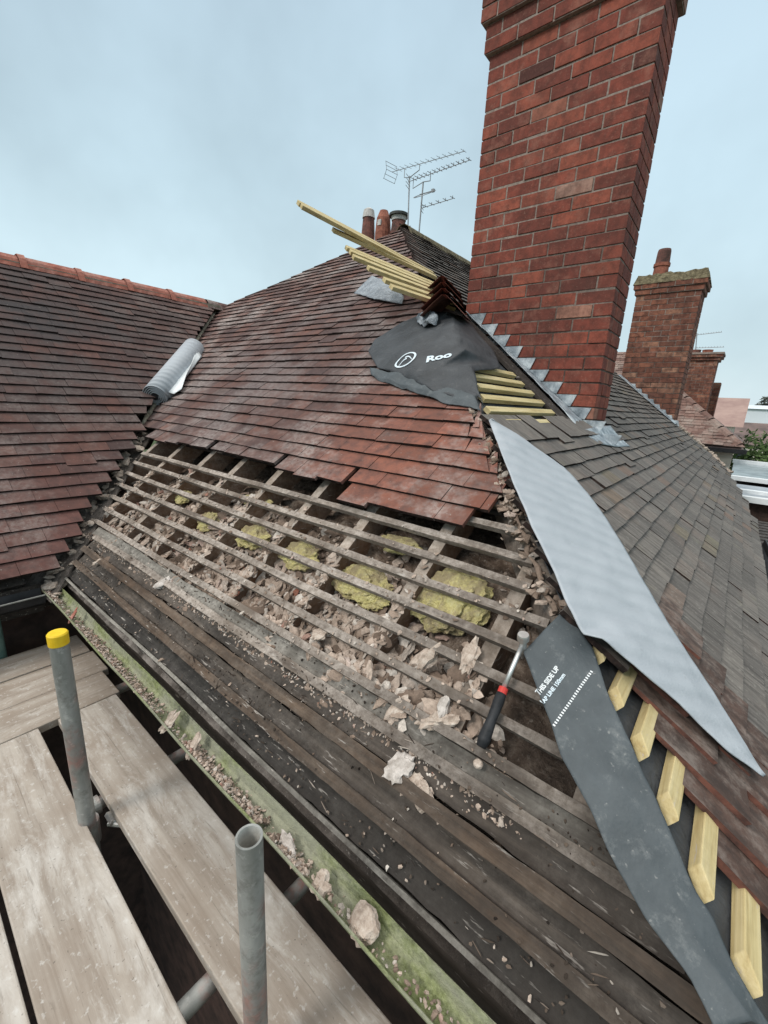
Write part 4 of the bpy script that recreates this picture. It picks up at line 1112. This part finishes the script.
# ------------------------------------------------------------------ scaffold
def board(x0, x1, y0, y1, z, mat, label, along):
    mb = MB(); n_ = 14
    for i in range(n_):
        if along == 'x': a0, a1, b0, b1 = lerp(x0, x1, i / n_), lerp(x0, x1, (i + 1) / n_), y0, y1
        else: a0, a1, b0, b1 = x0, x1, lerp(y0, y1, i / n_), lerp(y0, y1, (i + 1) / n_)
    mb.box(((x0 + x1) / 2, (y0 + y1) / 2, z - .019), (x1 - x0, y1 - y0, .038))
    o = mb.build('scaffold_board', [mat], None, bevel=.004, origin=((x0 + x1) / 2, (y0 + y1) / 2, z - .019)); tag(o, label, 'scaffold board', 'scaffold boards'); return o
o = board(-2.075, 1.2, .347, .580, -1.445, 'board along', 'grey plank nearest the gutter passing behind the open topped pole', 'x')
o = board(-2.075, 1.2, .030, .258, -1.445, 'board along', 'grey plank left of the dark gap, second from the gutter', 'x'); o.rotation_euler.z = -.012
o = board(-2.075, 1.2, -.205, .022, -1.449, 'board along', 'grey plank at the bottom left corner of the photo', 'x'); o.rotation_euler.z = -.006
board(-2.318, -2.083, -.9, .60, -1.447, 'board across', 'cross plank butting the ends of the long planks', 'y')
board(-2.560, -2.325, -.9, .63, -1.450, 'board across', 'second cross plank back from the long planks, stained dark', 'y')
board(-2.800, -2.566, -.9, .62, -1.446, 'board across', 'rear cross plank beneath the left wing gutter', 'y')
def pole(a, b, r, mat, label, cap=None, hollow=True, name='scaffold_pole', cat='scaffold pole'):
    a, b = Vector(a), Vector(b); mb = MB()
    if hollow:
        dd = (b - a).normalized(); mb.tube([a, b], r, 28, caps=False)
        mb.tube([b, b - dd * .0002], [r, r - .0042], 28, caps=False)
        mb.tube([b, b - dd * .15], [r - .0042, r - .0042], 28, 1, caps=False); mb.tube([b - dd * .149, b - dd * .15], [r - .0042, r - .0042], 28, 1)
    else: mb.tube([a, b], r, 24)
    o = mb.build(name, [mat, 'tube inside'], None, smooth=False, origin=a); tag(o, label, cat, 'scaffold poles')
    for p in o.data.polygons: p.use_smooth = abs(p.normal.dot((b - a).normalized())) < .5
    return o
pole((-.535, .327, -6.5), (-.535, .327, -.775), .0245, 'tube', 'upright galvanised scaffold pole with an open top end')
o = pole((-1.475, .280, -6.5), (-1.455, .276, -.745), .0255, 'tube', 'upright galvanised scaffold pole wearing a yellow plastic cap')
mb = MB(); mb.tube([(-1.455, .276, -.762), (-1.455, .276, -.728), (-1.455, .276, -.724)], [.0272, .0272, .024], 28); mb.build('end_cap', ['yellow cap'], o)
pole((-2.86, .285, -6.5), (-2.85, .285, -.95), .026, 'green tube', 'greenish scaffold pole at the left edge by the left wing gutter')
for x, lab in ((-1.565, 'level scaffold tube crossing beside the yellow capped pole'), (-.785, 'level scaffold tube crossing the gap near the open topped pole'), (.1, 'level scaffold tube under the near ends of the planks'), (-2.2, 'level scaffold tube under the butted plank ends')):
    pole((x, -.6, -1.515), (x, .80, -1.515), .0242, 'tube', lab)
cpl = empty('scaffold_coupler', (-1.52, .30, -1.515), 'steel coupler clamping the capped pole to its cross tube', 'coupler')
mb = MB(); mb.tube([(-1.475, .28, -1.56), (-1.475, .28, -1.47)], .034, 20); mb.build('clamp_ring', ['tube'], cpl)
mb = MB(); mb.tube([(-1.565, .26, -1.515), (-1.565, .34, -1.515)], .033, 20); mb.build('clamp_ring', ['tube'], cpl)
mb = MB(); mb.tube([(-1.44, .33, -1.50), (-1.40, .36, -1.50)], .008, 8); mb.tube([(-1.47, .34, -1.49), (-1.42, .34, -1.49)], .012, 6); mb.build('bolt', ['steel'], cpl)

# ------------------------------------------------------------------ aerials
def yagi(mb, a, b, n_el, el, upv, r=.006, refl=True):
    a, b = Vector(a), Vector(b); d = (b - a).normalized(); sd = d.cross(Vector(upv)).normalized(); up = sd.cross(d)
    mb.tube([a, b], r, 8)
    for i in range(n_el):
        p = a.lerp(b, .10 + .88 * i / (n_el - 1)); w = el * lerp(1, .75, i / n_el)
        mb.tube([p - sd * w + up * .012, p + sd * w + up * .012], .0035, 6)
        mb.tube([p, p + up * .03], .004, 6)
    if refl:
        for k_ in range(5):
            z = (k_ - 2) * .075
            mb.tube([a - sd * .16 + up * z - d * abs(z) * .4, a + sd * .16 + up * z - d * abs(z) * .4], .0045, 6)
        for s_ in (-.15, .15):
            mb.tube([a + sd * s_ + up * .15 - d * .06, a + sd * s_, a + sd * s_ - up * .15 - d * .06], .0045, 6)
YA = 8.0
m1 = [at_y(409, 236, YA), at_y(409.5, 176, YA)]
a1 = empty('tv_aerial', m1[0] - Vector((0, 0, .3)), 'taller thin tv aerial on the left mast behind the pots', 'tv aerial')
mb = MB(); mb.tube([m1[0] - Vector((0, 0, .9)), m1[1]], .014, 10); mb.build('mast', ['aerial metal'], a1)
mb = MB(); p, q = at_y(392, 172, YA), at_y(465, 151, YA - .35); yagi(mb, p, q, 13, .10, (0, 0, 1))
mb.tube([p.lerp(q, .2), p.lerp(q, .2) - Vector((0, 0, .16)), m1[1] - Vector((0, 0, .03)), p.lerp(q, .42) - Vector((0, 0, .10)), p.lerp(q, .42)], .008, 8); mb.build('antenna', ['aerial metal'], a1)
YB = 4.9
m2 = [at_y(418, 243, YB), at_y(423, 182, YB)]
m2[1].x = m2[0].x + .02
a2 = empty('tv_aerial', m2[0], 'shorter tv aerial with loop dipole on the right mast', 'tv aerial')
mb = MB(); mb.tube([m2[0] - Vector((0, 0, .08)), m2[1]], .009, 10); mb.build('mast', ['aerial metal'], a2)
mb = MB(); p, q = at_y(408, 182, YB), at_y(470, 160, YB - .2); yagi(mb, p, q, 13, .055, (0, 0, 1), .004, False)
mb.tube([p.lerp(q, .1), p.lerp(q, .1) - Vector((0, 0, .09)), m2[1], p.lerp(q, .4) - Vector((0, 0, .07)), p.lerp(q, .4)], .005, 8)
for k_ in range(4):
    z = (k_ - 1.5) * .04; mb.tube([p + Vector((-.02, .07, z)), p + Vector((.02, -.07, z))], .003, 6)
mb.build('antenna', ['aerial metal'], a2)
mb = MB(); c = at_y(424.5, 194, YB); ring = [c + Vector((math.cos(t) * .145, math.sin(t) * .10, math.sin(t) * .06)) for t in (2 * math.pi * i / 28 for i in range(29))]
mb.tube(ring, .0045, 6); mb.tube([c + Vector((-.06, -.02, 0)), c + Vector((.10, .05, .03))], .006, 6); mb.box(c + Vector((.09, .05, .035)), (.035, .03, .03)); mb.build('loop_dipole', ['aerial metal'], a2)
mb = MB(); p, q = at_y(422, 208, YB), at_y(453, 198.5, YB - .1); yagi(mb, p, q, 5, .05, (0, 0, 1), .004, False)
for k_ in range(3): mb.tube([p + Vector((-.02, .06, (k_ - 1) * .035)), p + Vector((.02, -.06, (k_ - 1) * .035))], .003, 6)
mb.build('antenna', ['aerial metal'], a2)

# ------------------------------------------------------------------ neighbours
nb = empty('neighbour_house', (-9.5, 9.5, -6.6), 'house hidden behind the main roof showing only three chimney pots', 'house')
mb = MB(); brick_stack(mb, -7.72, -6.34, 7.85, 8.4, 1.7, 18, .0775, .222, .105)
c3 = mb.build('chimney', ['old brick', 'mortar'], nb)
for (px, pyt, pw), mat, lab in zip(((369, 211, .19), (384, 211, .22), (399, 216, .21)), ('sooty pot', 'terracotta', 'sooty pot'), ('rounded clay pot with pale top', 'red clay pot in the middle', 'pot under a dark flat cowl')):
    t_ = at_y(px, pyt, 8.1); zb = 3.05; c = (t_.x, t_.y)
    mb = MB(); mb.tube([(*c, zb), (*c, lerp(zb, t_.z, .55)), (*c, lerp(zb, t_.z, .85)), (*c, t_.z)], [pw * .78, pw * .80, pw * .68, pw * .4], 18, 0, True)
    if px == 369: mb.tube([(*c, lerp(zb, t_.z, .86)), (*c, t_.z + .01), (*c, t_.z + .05)], [pw * .76, pw * .62, pw * .3], 18, 1)
    if px == 399:
        mb.tube([(*c, t_.z - .10), (*c, t_.z - .02)], [pw * .74, pw * .80], 18, 1); mb.tube([(*c, t_.z - .02), (*c, t_.z + .03), (*c, t_.z + .05)], [pw * 1.02, pw * 1.0, pw * .5], 18, 2)
    if px == 384: mb.box((c[0] + .02, c[1] - pw * .72, lerp(zb, t_.z, .72)), (.09, .03, .11), 1)
    o = mb.build('chimney_pot', [mat, 'white pot', 'dark cowl'], c3, smooth=False); o['label'] = lab
mb = MB()
mb.box((-9.3, 10.2, -2.7), (6.0, 4.6, 7.8)); mb.build('wall', ['dark brick'], nb)
mb = MB(); e_ = [(-12.5, 7.7, 1.0), (-6.1, 7.7, 1.0), (-6.1, 12.7, 1.0), (-12.5, 12.7, 1.0), (-11.5, 10.2, 2.7), (-7.2, 10.2, 2.7)]
mb.add(e_, [(0, 1, 5, 4), (1, 2, 5), (2, 3, 4, 5), (3, 0, 4), (3, 2, 1, 0)]); mb.build('roof', ['far clay tile'], nb)

def tiled_hip(mb, A, B, up, ncourse, hipl=0.0, hipr=1.0, w=.26, th=.03, mi=0):
    """courses of tiles on a slope: eave A->B, up = vector up the slope, right end drawn in by hipr"""
    A, B, up = Vector(A), Vector(B), Vector(up); d = (B - A).normalized(); Ln = (B - A).length; nn = d.cross(up).normalized()
    for k_ in range(ncourse):
        t0, t1 = k_ / ncourse, (k_ + 1.35) / ncourse; a = -random.uniform(0, w)
        xl, xr = hipl * up.length * t0, Ln - hipr * t0
        while a < xr:
            u0, u1 = max(a, xl), min(a + w - .006, xr); a += w
            if u1 - u0 < .04: continue
            j = random.gauss(0, .006); l0 = th + random.gauss(0, .005)
            q = [A + d * u0 + up * t0 + nn * (l0 - .02), A + d * u1 + up * t0 + nn * (l0 - .02), A + d * min(u1, Ln - hipr * t1 + .02) + up * t1 + nn * -.004, A + d * min(u0, Ln - hipr * t1) + up * t1 + nn * -.004]
            mb.hexa(q + [v + nn * .02 for v in q], mi)
h2 = empty('terrace_house', (-1.5, 14.5, -6.6), 'brown roofed house with cream wall beyond the far verge', 'house')
mb = MB(); random.seed(31)
tiled_hip(mb, (-5.0, 12, -.58), (.17, 12, -.58), (0, 3.0, 2.34), 36, 0, 3.0, .2)
mb.build('roof_tiling', ['far clay tile'], h2)
mb = MB(); mb.add([(-5.0, 12.02, -.62), (.15, 12.02, -.62), (-2.85, 15, 1.70), (-5.0, 15, 1.70), (.15, 18, -.62), (-5, 18, -.62)], [(0, 1, 2, 3), (1, 4, 2), (4, 5, 3, 2), (5, 0, 3), (0, 5, 4, 1)])
mb.build('roof_deck', ['far slate'], h2)
mb = MB()
for i in range(14):
    c = Vector((.12, 12.03, -.50)).lerp(Vector((-2.85, 15, 1.82)), (i + .5) / 14); ridge_tile(mb, c, (-1, 1, .78), .30, .8, False)
mb.build('hip_tiles', ['far clay tile'], h2)
mb = MB(); mb.box((-2.45, 15.1, -3.65), (4.9, 5.6, 5.9)); mb.build('wall', ['render wall'], h2)
mb = MB(); mb.bar((-5, 11.95, -.66), (.22, 11.95, -.66), .10, .09); mb.tube([(-.52, 12.1, -.72), (-.50, 12.2, -.95), (-.50, 12.25, -6.5)], .045, 10); mb.build('gutter', ['black plastic'], h2)
mb = MB(); mb.box((-.9, 12.28, -2.6), (.9, .06, 1.2)); mb.build('window', ['window glass'], h2)
mb = MB(); X0, X1, Y0, Y1 = -1.70, -.86, 15.6, 16.3
brick_stack(mb, X0, X1, Y0, Y1, -.6, 28, .078, .222, .105); zz = -.6 + 28 * .078
for i, ot in enumerate((.05, .10)): brick_stack(mb, X0 - ot, X1 + ot, Y0 - ot, Y1 + ot, zz, 1, .078, .222, .105); zz += .078
mb.box(((X0 + X1) / 2, 15.95, zz + .025), (X1 - X0 + .24, .94, .05), 1)
c4 = mb.build('chimney', ['old brick', 'mortar'], h2)
for px, mat in ((696, 'sooty pot'), (708, 'terracotta')):
    t_ = at_y(px, 350, 15.9); mb = MB(); c = (t_.x, t_.y)
    mb.tube([(*c, zz), (*c, t_.z - .05), (*c, t_.z)], [.15, .125, .135], 16); o = mb.build('chimney_pot', [mat], c4); 
mb = MB(); brick_stack(mb, -1.0, -.72, 17.0, 17.5, -.8, 24, .078, .222, .08); mb.build('side_stack', ['old brick', 'mortar'], c4)
ae = empty('tv_aerial', at_y(695, 365, 16.5), 'faint distant aerial over the farthest brick chimney', 'tv aerial')
mb = MB(); b_ = at_y(694, 372, 16.4); mb.tube([b_, at_y(697, 333, 16.4)], .013, 8); mb.build('mast', ['aerial metal'], ae)
mb = MB(); yagi(mb, at_y(696, 335, 16.4), at_y(722, 332, 16.4), 10, .10, (0, 0, 1), .008, False); yagi(mb, at_y(694, 348, 16.4), at_y(724, 347, 16.4), 10, .10, (0, 0, 1), .008, False); mb.build('antenna', ['aerial metal'], ae)

def block_house(name, x0, x1, y0, y1, z0, ze, zr, wallm, roofm, label, axis='x'):
    e = empty(name, ((x0 + x1) / 2, (y0 + y1) / 2, z0), label, 'building')
    mb = MB(); mb.box(((x0 + x1) / 2, (y0 + y1) / 2, (z0 + ze) / 2), (x1 - x0, y1 - y0, ze - z0)); mb.build('wall', [wallm], e)
    mb = MB(); o = .3
    if axis == 'x':
        ym = (y0 + y1) / 2; v = [(x0 - o, y0 - o, ze), (x1 + o, y0 - o, ze), (x1 + o, y1 + o, ze), (x0 - o, y1 + o, ze), (x0 - o, ym, zr), (x1 + o, ym, zr)]
    else:
        xm = (x0 + x1) / 2; v = [(x1 + o, y0 - o, ze), (x1 + o, y1 + o, ze), (x0 - o, y1 + o, ze), (x0 - o, y0 - o, ze), (xm, y0 - o, zr), (xm, y1 + o, zr)]
    mb.add(v, [(0, 1, 5, 4), (1, 2, 5), (2, 3, 4, 5), (3, 0, 4), (3, 2, 1, 0)]); mb.build('roof', [roofm], e)
    for k_ in range(4):
        f_ = (k_ + .5) / 4
        for zz in (z0 + 1.5, z0 + 4.0):
            if zz < ze - .6:
                mb = MB(); mb.box((lerp(x0, x1, f_), y0 - .02, zz), (.9, .06, 1.2)); mb.build('window', ['window glass'], e)
    return e
block_house('neighbour_house', -3.0, -.2, 24, 30, -6.6, -.3, 1.0, 'render wall', 'far pink', 'pinkish roofed house beyond the brown roof', 'x')
block_house('neighbour_house', -.2, 5.5, 36, 43, -6.6, -1.5, -.15, 'render wall', 'far slate', 'low dark brown roofed house behind the bushy tree', 'x')
wb = block_house('warehouse', -1.0, 22, 70, 84, -6.6, 1.4, 2.0, 'far white', 'far white', 'pale blue white warehouse on the skyline', 'x')
# long low flat roofed extension with white edges
fx = empty('flat_roof_extension', (2.4, 18.5, -6.6), 'long low grey glazed roof with white edge boards right of the eave', 'extension')
for y, z in ((26.2, -1.90), (21.3, -2.18), (18.2, -2.28), (16.4, -2.25)):
    mb = MB(); mb.bar((.05, y, z), (9, y - .1, z), .30, .16); mb.build('edge_board', ['white board'], fx)
mb = MB(); mb.add([(.1, 21.4, -2.20), (9, 21.3, -2.20), (9, 26.1, -1.98), (.1, 26.1, -1.98)], [(0, 1, 2, 3)]); mb.build('glazing', ['roof glass'], fx, solid=.02)
mb = MB(); mb.add([(.15, 16.5, -2.30), (9, 16.4, -2.30), (9, 20.6, -2.34), (.15, 20.6, -2.34)], [(0, 1, 2, 3)]); mb.build('sheet_roof', ['grey sheet roof'], fx, solid=.03)
mb = MB(); mb.box((4.6, 21.2, -4.5), (8.8, 9.2, 4.2)); mb.build('wall', ['dark brick'], fx)
pg = empty('slatted_canopy', (2.5, 14, -6.6), 'dark slatted canopy below the white edged roof', 'canopy')
mb = MB()
for k_ in range(9): mb.bar((.3, 12.6 + k_ * .38, -2.75), (6, 12.5 + k_ * .38, -2.75), .20, .05)
mb.build('slats', ['dark slat'], pg)
mb = MB()
for x in (.5, 3.0, 5.8): mb.bar((x, 12.4, -2.82), (x, 16.0, -2.82), .08, .10)
for x, y in ((.5, 12.6), (5.8, 12.6), (.5, 15.9), (5.8, 15.9)): mb.bar((x, y, -6.6), (x, y, -2.86), .1, .1, (0, 1, 0))
mb.build('frame', ['dark slat'], pg)
# red van roof glimpsed under the eave
van = empty('parked_van', (2.6, 10.3, -6.6), 'red van roof just visible beyond the right eave', 'van')
mb = MB(); prof = [(-2.3, .35), (-2.3, 1.1), (-1.5, 1.3), (-1.0, 2.1), (2.2, 2.15), (2.3, .35)]
vs = [(2.6 + sx * .92 * (1 if z < 1.6 else .86), 10.3 + y, -6.6 + z) for sx in (-1, 1) for y, z in prof]; n_ = len(prof)
mb.add(vs, [tuple(range(n_)), tuple(range(2 * n_ - 1, n_ - 1, -1))] + [(q, q + n_, (q + 1) % n_ + n_, (q + 1) % n_) for q in range(n_)]); mb.build('body', ['red paint'], van, bevel=.06)
for sx in (-1, 1):
    for y in (-1.4, 1.5):
        mb = MB(); mb.tube([(2.6 + sx * .78, 10.3 + y, -6.28), (2.6 + sx * .96, 10.3 + y, -6.28)], .32, 20); mb.build('wheel', ['rubber grip'], van)
mb = MB(); mb.add([(1.90, 8.77, -5.26), (3.3, 8.77, -5.26), (3.26, 9.27, -4.55), (1.94, 9.27, -4.55)], [(0, 1, 2, 3)]); mb.build('windscreen', ['window glass'], van)

def tree(name, base, h, crown, nleaf, lm, label, cat, group=None, lsz=.14, seed=1):
    random.seed(seed); e = empty(name, base, label, cat, group); b = Vector(base)
    mb = MB(); mb.tube([b, b + Vector((.1, 0, h * .35)), b + Vector((.05, .1, h * .7))], [.16 * h / 6, .11 * h / 6, .05 * h / 6], 8)
    cl = []
    for i in range(14):
        c = b + Vector((random.gauss(0, crown * .42), random.gauss(0, crown * .42), h * random.uniform(.42, .92))); cl.append((c, crown * random.uniform(.25, .5)))
        mb.tube([b + Vector((.05, .05, h * .4)), b.lerp(c, .6) + Vector((0, 0, h * .12)), c], [.05 * h / 6, .03 * h / 6, .01], 5)
    mb.build('trunk', ['bark'], e)
    mb = MB()
    for i in range(nleaf):
        c, r = random.choice(cl); v = Vector((random.gauss(0, 1), random.gauss(0, 1), random.gauss(0, .8))).normalized() * r * random.uniform(.55, 1.05)
        p = c + v; a = Vector((random.gauss(0, 1), random.gauss(0, 1), random.gauss(0, .6))).normalized(); bb = a.orthogonal().normalized(); z = lsz * random.uniform(.6, 1.3)
        mb.add([p - a * z, p + bb * z * .45, p + a * z, p - bb * z * .45], [(0, 1, 2, 3)])
    mb.build('crown', [lm], e)
tree('bushy_tree', (2.6, 30.0, -6.6), 6.4, 2.6, 7000, 'leaf', 'bushy dark green tree above the glazed low roof', 'tree', seed=3)
tree('bushy_tree', (6.3, 31.5, -6.6), 6.6, 2.9, 6000, 'leaf', 'second green tree at the right edge beyond the low roof', 'tree', seed=4)
for i in range(14):
    x = -6 + i * 3.4 + random.uniform(-1, 1); tree('skyline_tree', (x, 104 + random.uniform(-6, 6), -6.6), random.uniform(9.5, 12.5), 2.4, 380, 'far leaf', 'bare hazy tree in the far row on the skyline', 'tree', 'trees along the skyline', .5, 40 + i)

# ------------------------------------------------------------------ ground
mb = MB(); mb.add([(-600, -600, -6.62), (600, -600, -6.62), (600, 900, -6.62), (-600, 900, -6.62)], [(0, 1, 2, 3)]); o = mb.build('ground', ['lawn']); tag(o, kind='structure')
mb = MB(); mb.add([(-12, -14, -6.612), (9, -14, -6.612), (9, 24, -6.612), (-12, 24, -6.612)], [(0, 1, 2, 3)]); o = mb.build('yard', ['ground earth']); tag(o, kind='structure')
mb = MB(); mb.add([(-60, 40, -6.60), (60, 40, -6.60), (60, 46, -6.60), (-60, 46, -6.60)], [(0, 1, 2, 3)]); o = mb.build('road', ['tarmac']); tag(o, kind='structure')

# ------------------------------------------------------------------ sky, sun, camera
SUN_EL, SUN_AZ = RAD(42), RAD(195)          # azimuth measured from +Y toward +X
w = bpy.data.worlds.new('World'); S.world = w; w.use_nodes = True; nt = w.node_tree; bg = nt.nodes['Background']
sky = nt.nodes.new('ShaderNodeTexSky'); sky.sky_type = 'NISHITA'; sky.sun_disc = False; sky.sun_elevation = SUN_EL; sky.sun_rotation = SUN_AZ
sky.dust_density = 3.0; sky.air_density = 1.0; sky.ozone_density = 1.0
tc = nt.nodes.new('ShaderNodeTexCoord'); sep = nt.nodes.new('ShaderNodeSeparateXYZ'); nt.links.new(tc.outputs['Generated'], sep.inputs[0])
rp_ = nt.nodes.new('ShaderNodeValToRGB'); cr = rp_.color_ramp
stops = [(0.0, (5.8, 6.9, 7.3)), (.12, (5.4, 6.8, 7.3)), (.36, (4.7, 6.1, 6.8)), (.68, (4.0, 5.2, 6.1)), (.82, (12, 12, 11.6)), (1, (24, 23.3, 22.0))]
while len(cr.elements) < len(stops): cr.elements.new(.5)
for e, (p, c) in zip(cr.elements, stops): e.position = p; e.color = tuple(v / 25 for v in c) + (1,)
nt.links.new(sep.outputs['Z'], rp_.inputs['Fac'])
nz_ = nt.nodes.new('ShaderNodeTexNoise'); nz_.inputs['Scale'].default_value = 1.9; nz_.inputs['Detail'].default_value = 5; nz_.inputs['Roughness'].default_value = .52
nt.links.new(tc.outputs['Generated'], nz_.inputs['Vector'])
mr = nt.nodes.new('ShaderNodeMapRange'); mr.inputs[1].default_value = .3; mr.inputs[2].default_value = .7; mr.inputs[3].default_value = 25 * .80; mr.inputs[4].default_value = 25 * 1.22
nt.links.new(nz_.outputs['Fac'], mr.inputs[0])
sc_ = nt.nodes.new('ShaderNodeVectorMath'); sc_.operation = 'SCALE'; nt.links.new(rp_.outputs['Color'], sc_.inputs[0]); nt.links.new(mr.outputs[0], sc_.inputs['Scale'])
mx = nt.nodes.new('ShaderNodeMix'); mx.data_type = 'RGBA'; mx.inputs[0].default_value = .9
nt.links.new(sky.outputs[0], mx.inputs[6]); nt.links.new(sc_.outputs[0], mx.inputs[7]); nt.links.new(mx.outputs[2], bg.inputs['Color'])
bg.inputs['Strength'].default_value = .1
sl = bpy.data.lights.new('sun', 'SUN'); sl.energy = 1.5; sl.angle = RAD(16); sl.color = (1, .96, .90)
so = bpy.data.objects.new('sun', sl); COL.objects.link(so)
sd_ = Vector((math.sin(SUN_AZ) * math.cos(SUN_EL), math.cos(SUN_AZ) * math.cos(SUN_EL), math.sin(SUN_EL)))
so.rotation_euler = (sd_).to_track_quat('Z', 'Y').to_euler(); so.location = (0, 0, 20)

cam = bpy.data.cameras.new('camera'); co = bpy.data.objects.new('camera', cam); COL.objects.link(co)
cam.sensor_fit = 'VERTICAL'; cam.sensor_height = 36; cam.lens = FPX / 1024 * 36; cam.clip_start = .02; cam.clip_end = 3000
M = Matrix.Identity(4)
for r in range(3):
    M[r][0] = RW[r][0]; M[r][1] = -RW[r][1]; M[r][2] = -RW[r][2]
co.matrix_world = M
S.camera = co
S.view_settings.view_transform = 'Standard'; S.view_settings.look = 'None'; S.view_settings.exposure = 0.3; S.view_settings.gamma = 1
S.view_settings.use_curve_mapping = False
S.cycles.max_bounces = 6
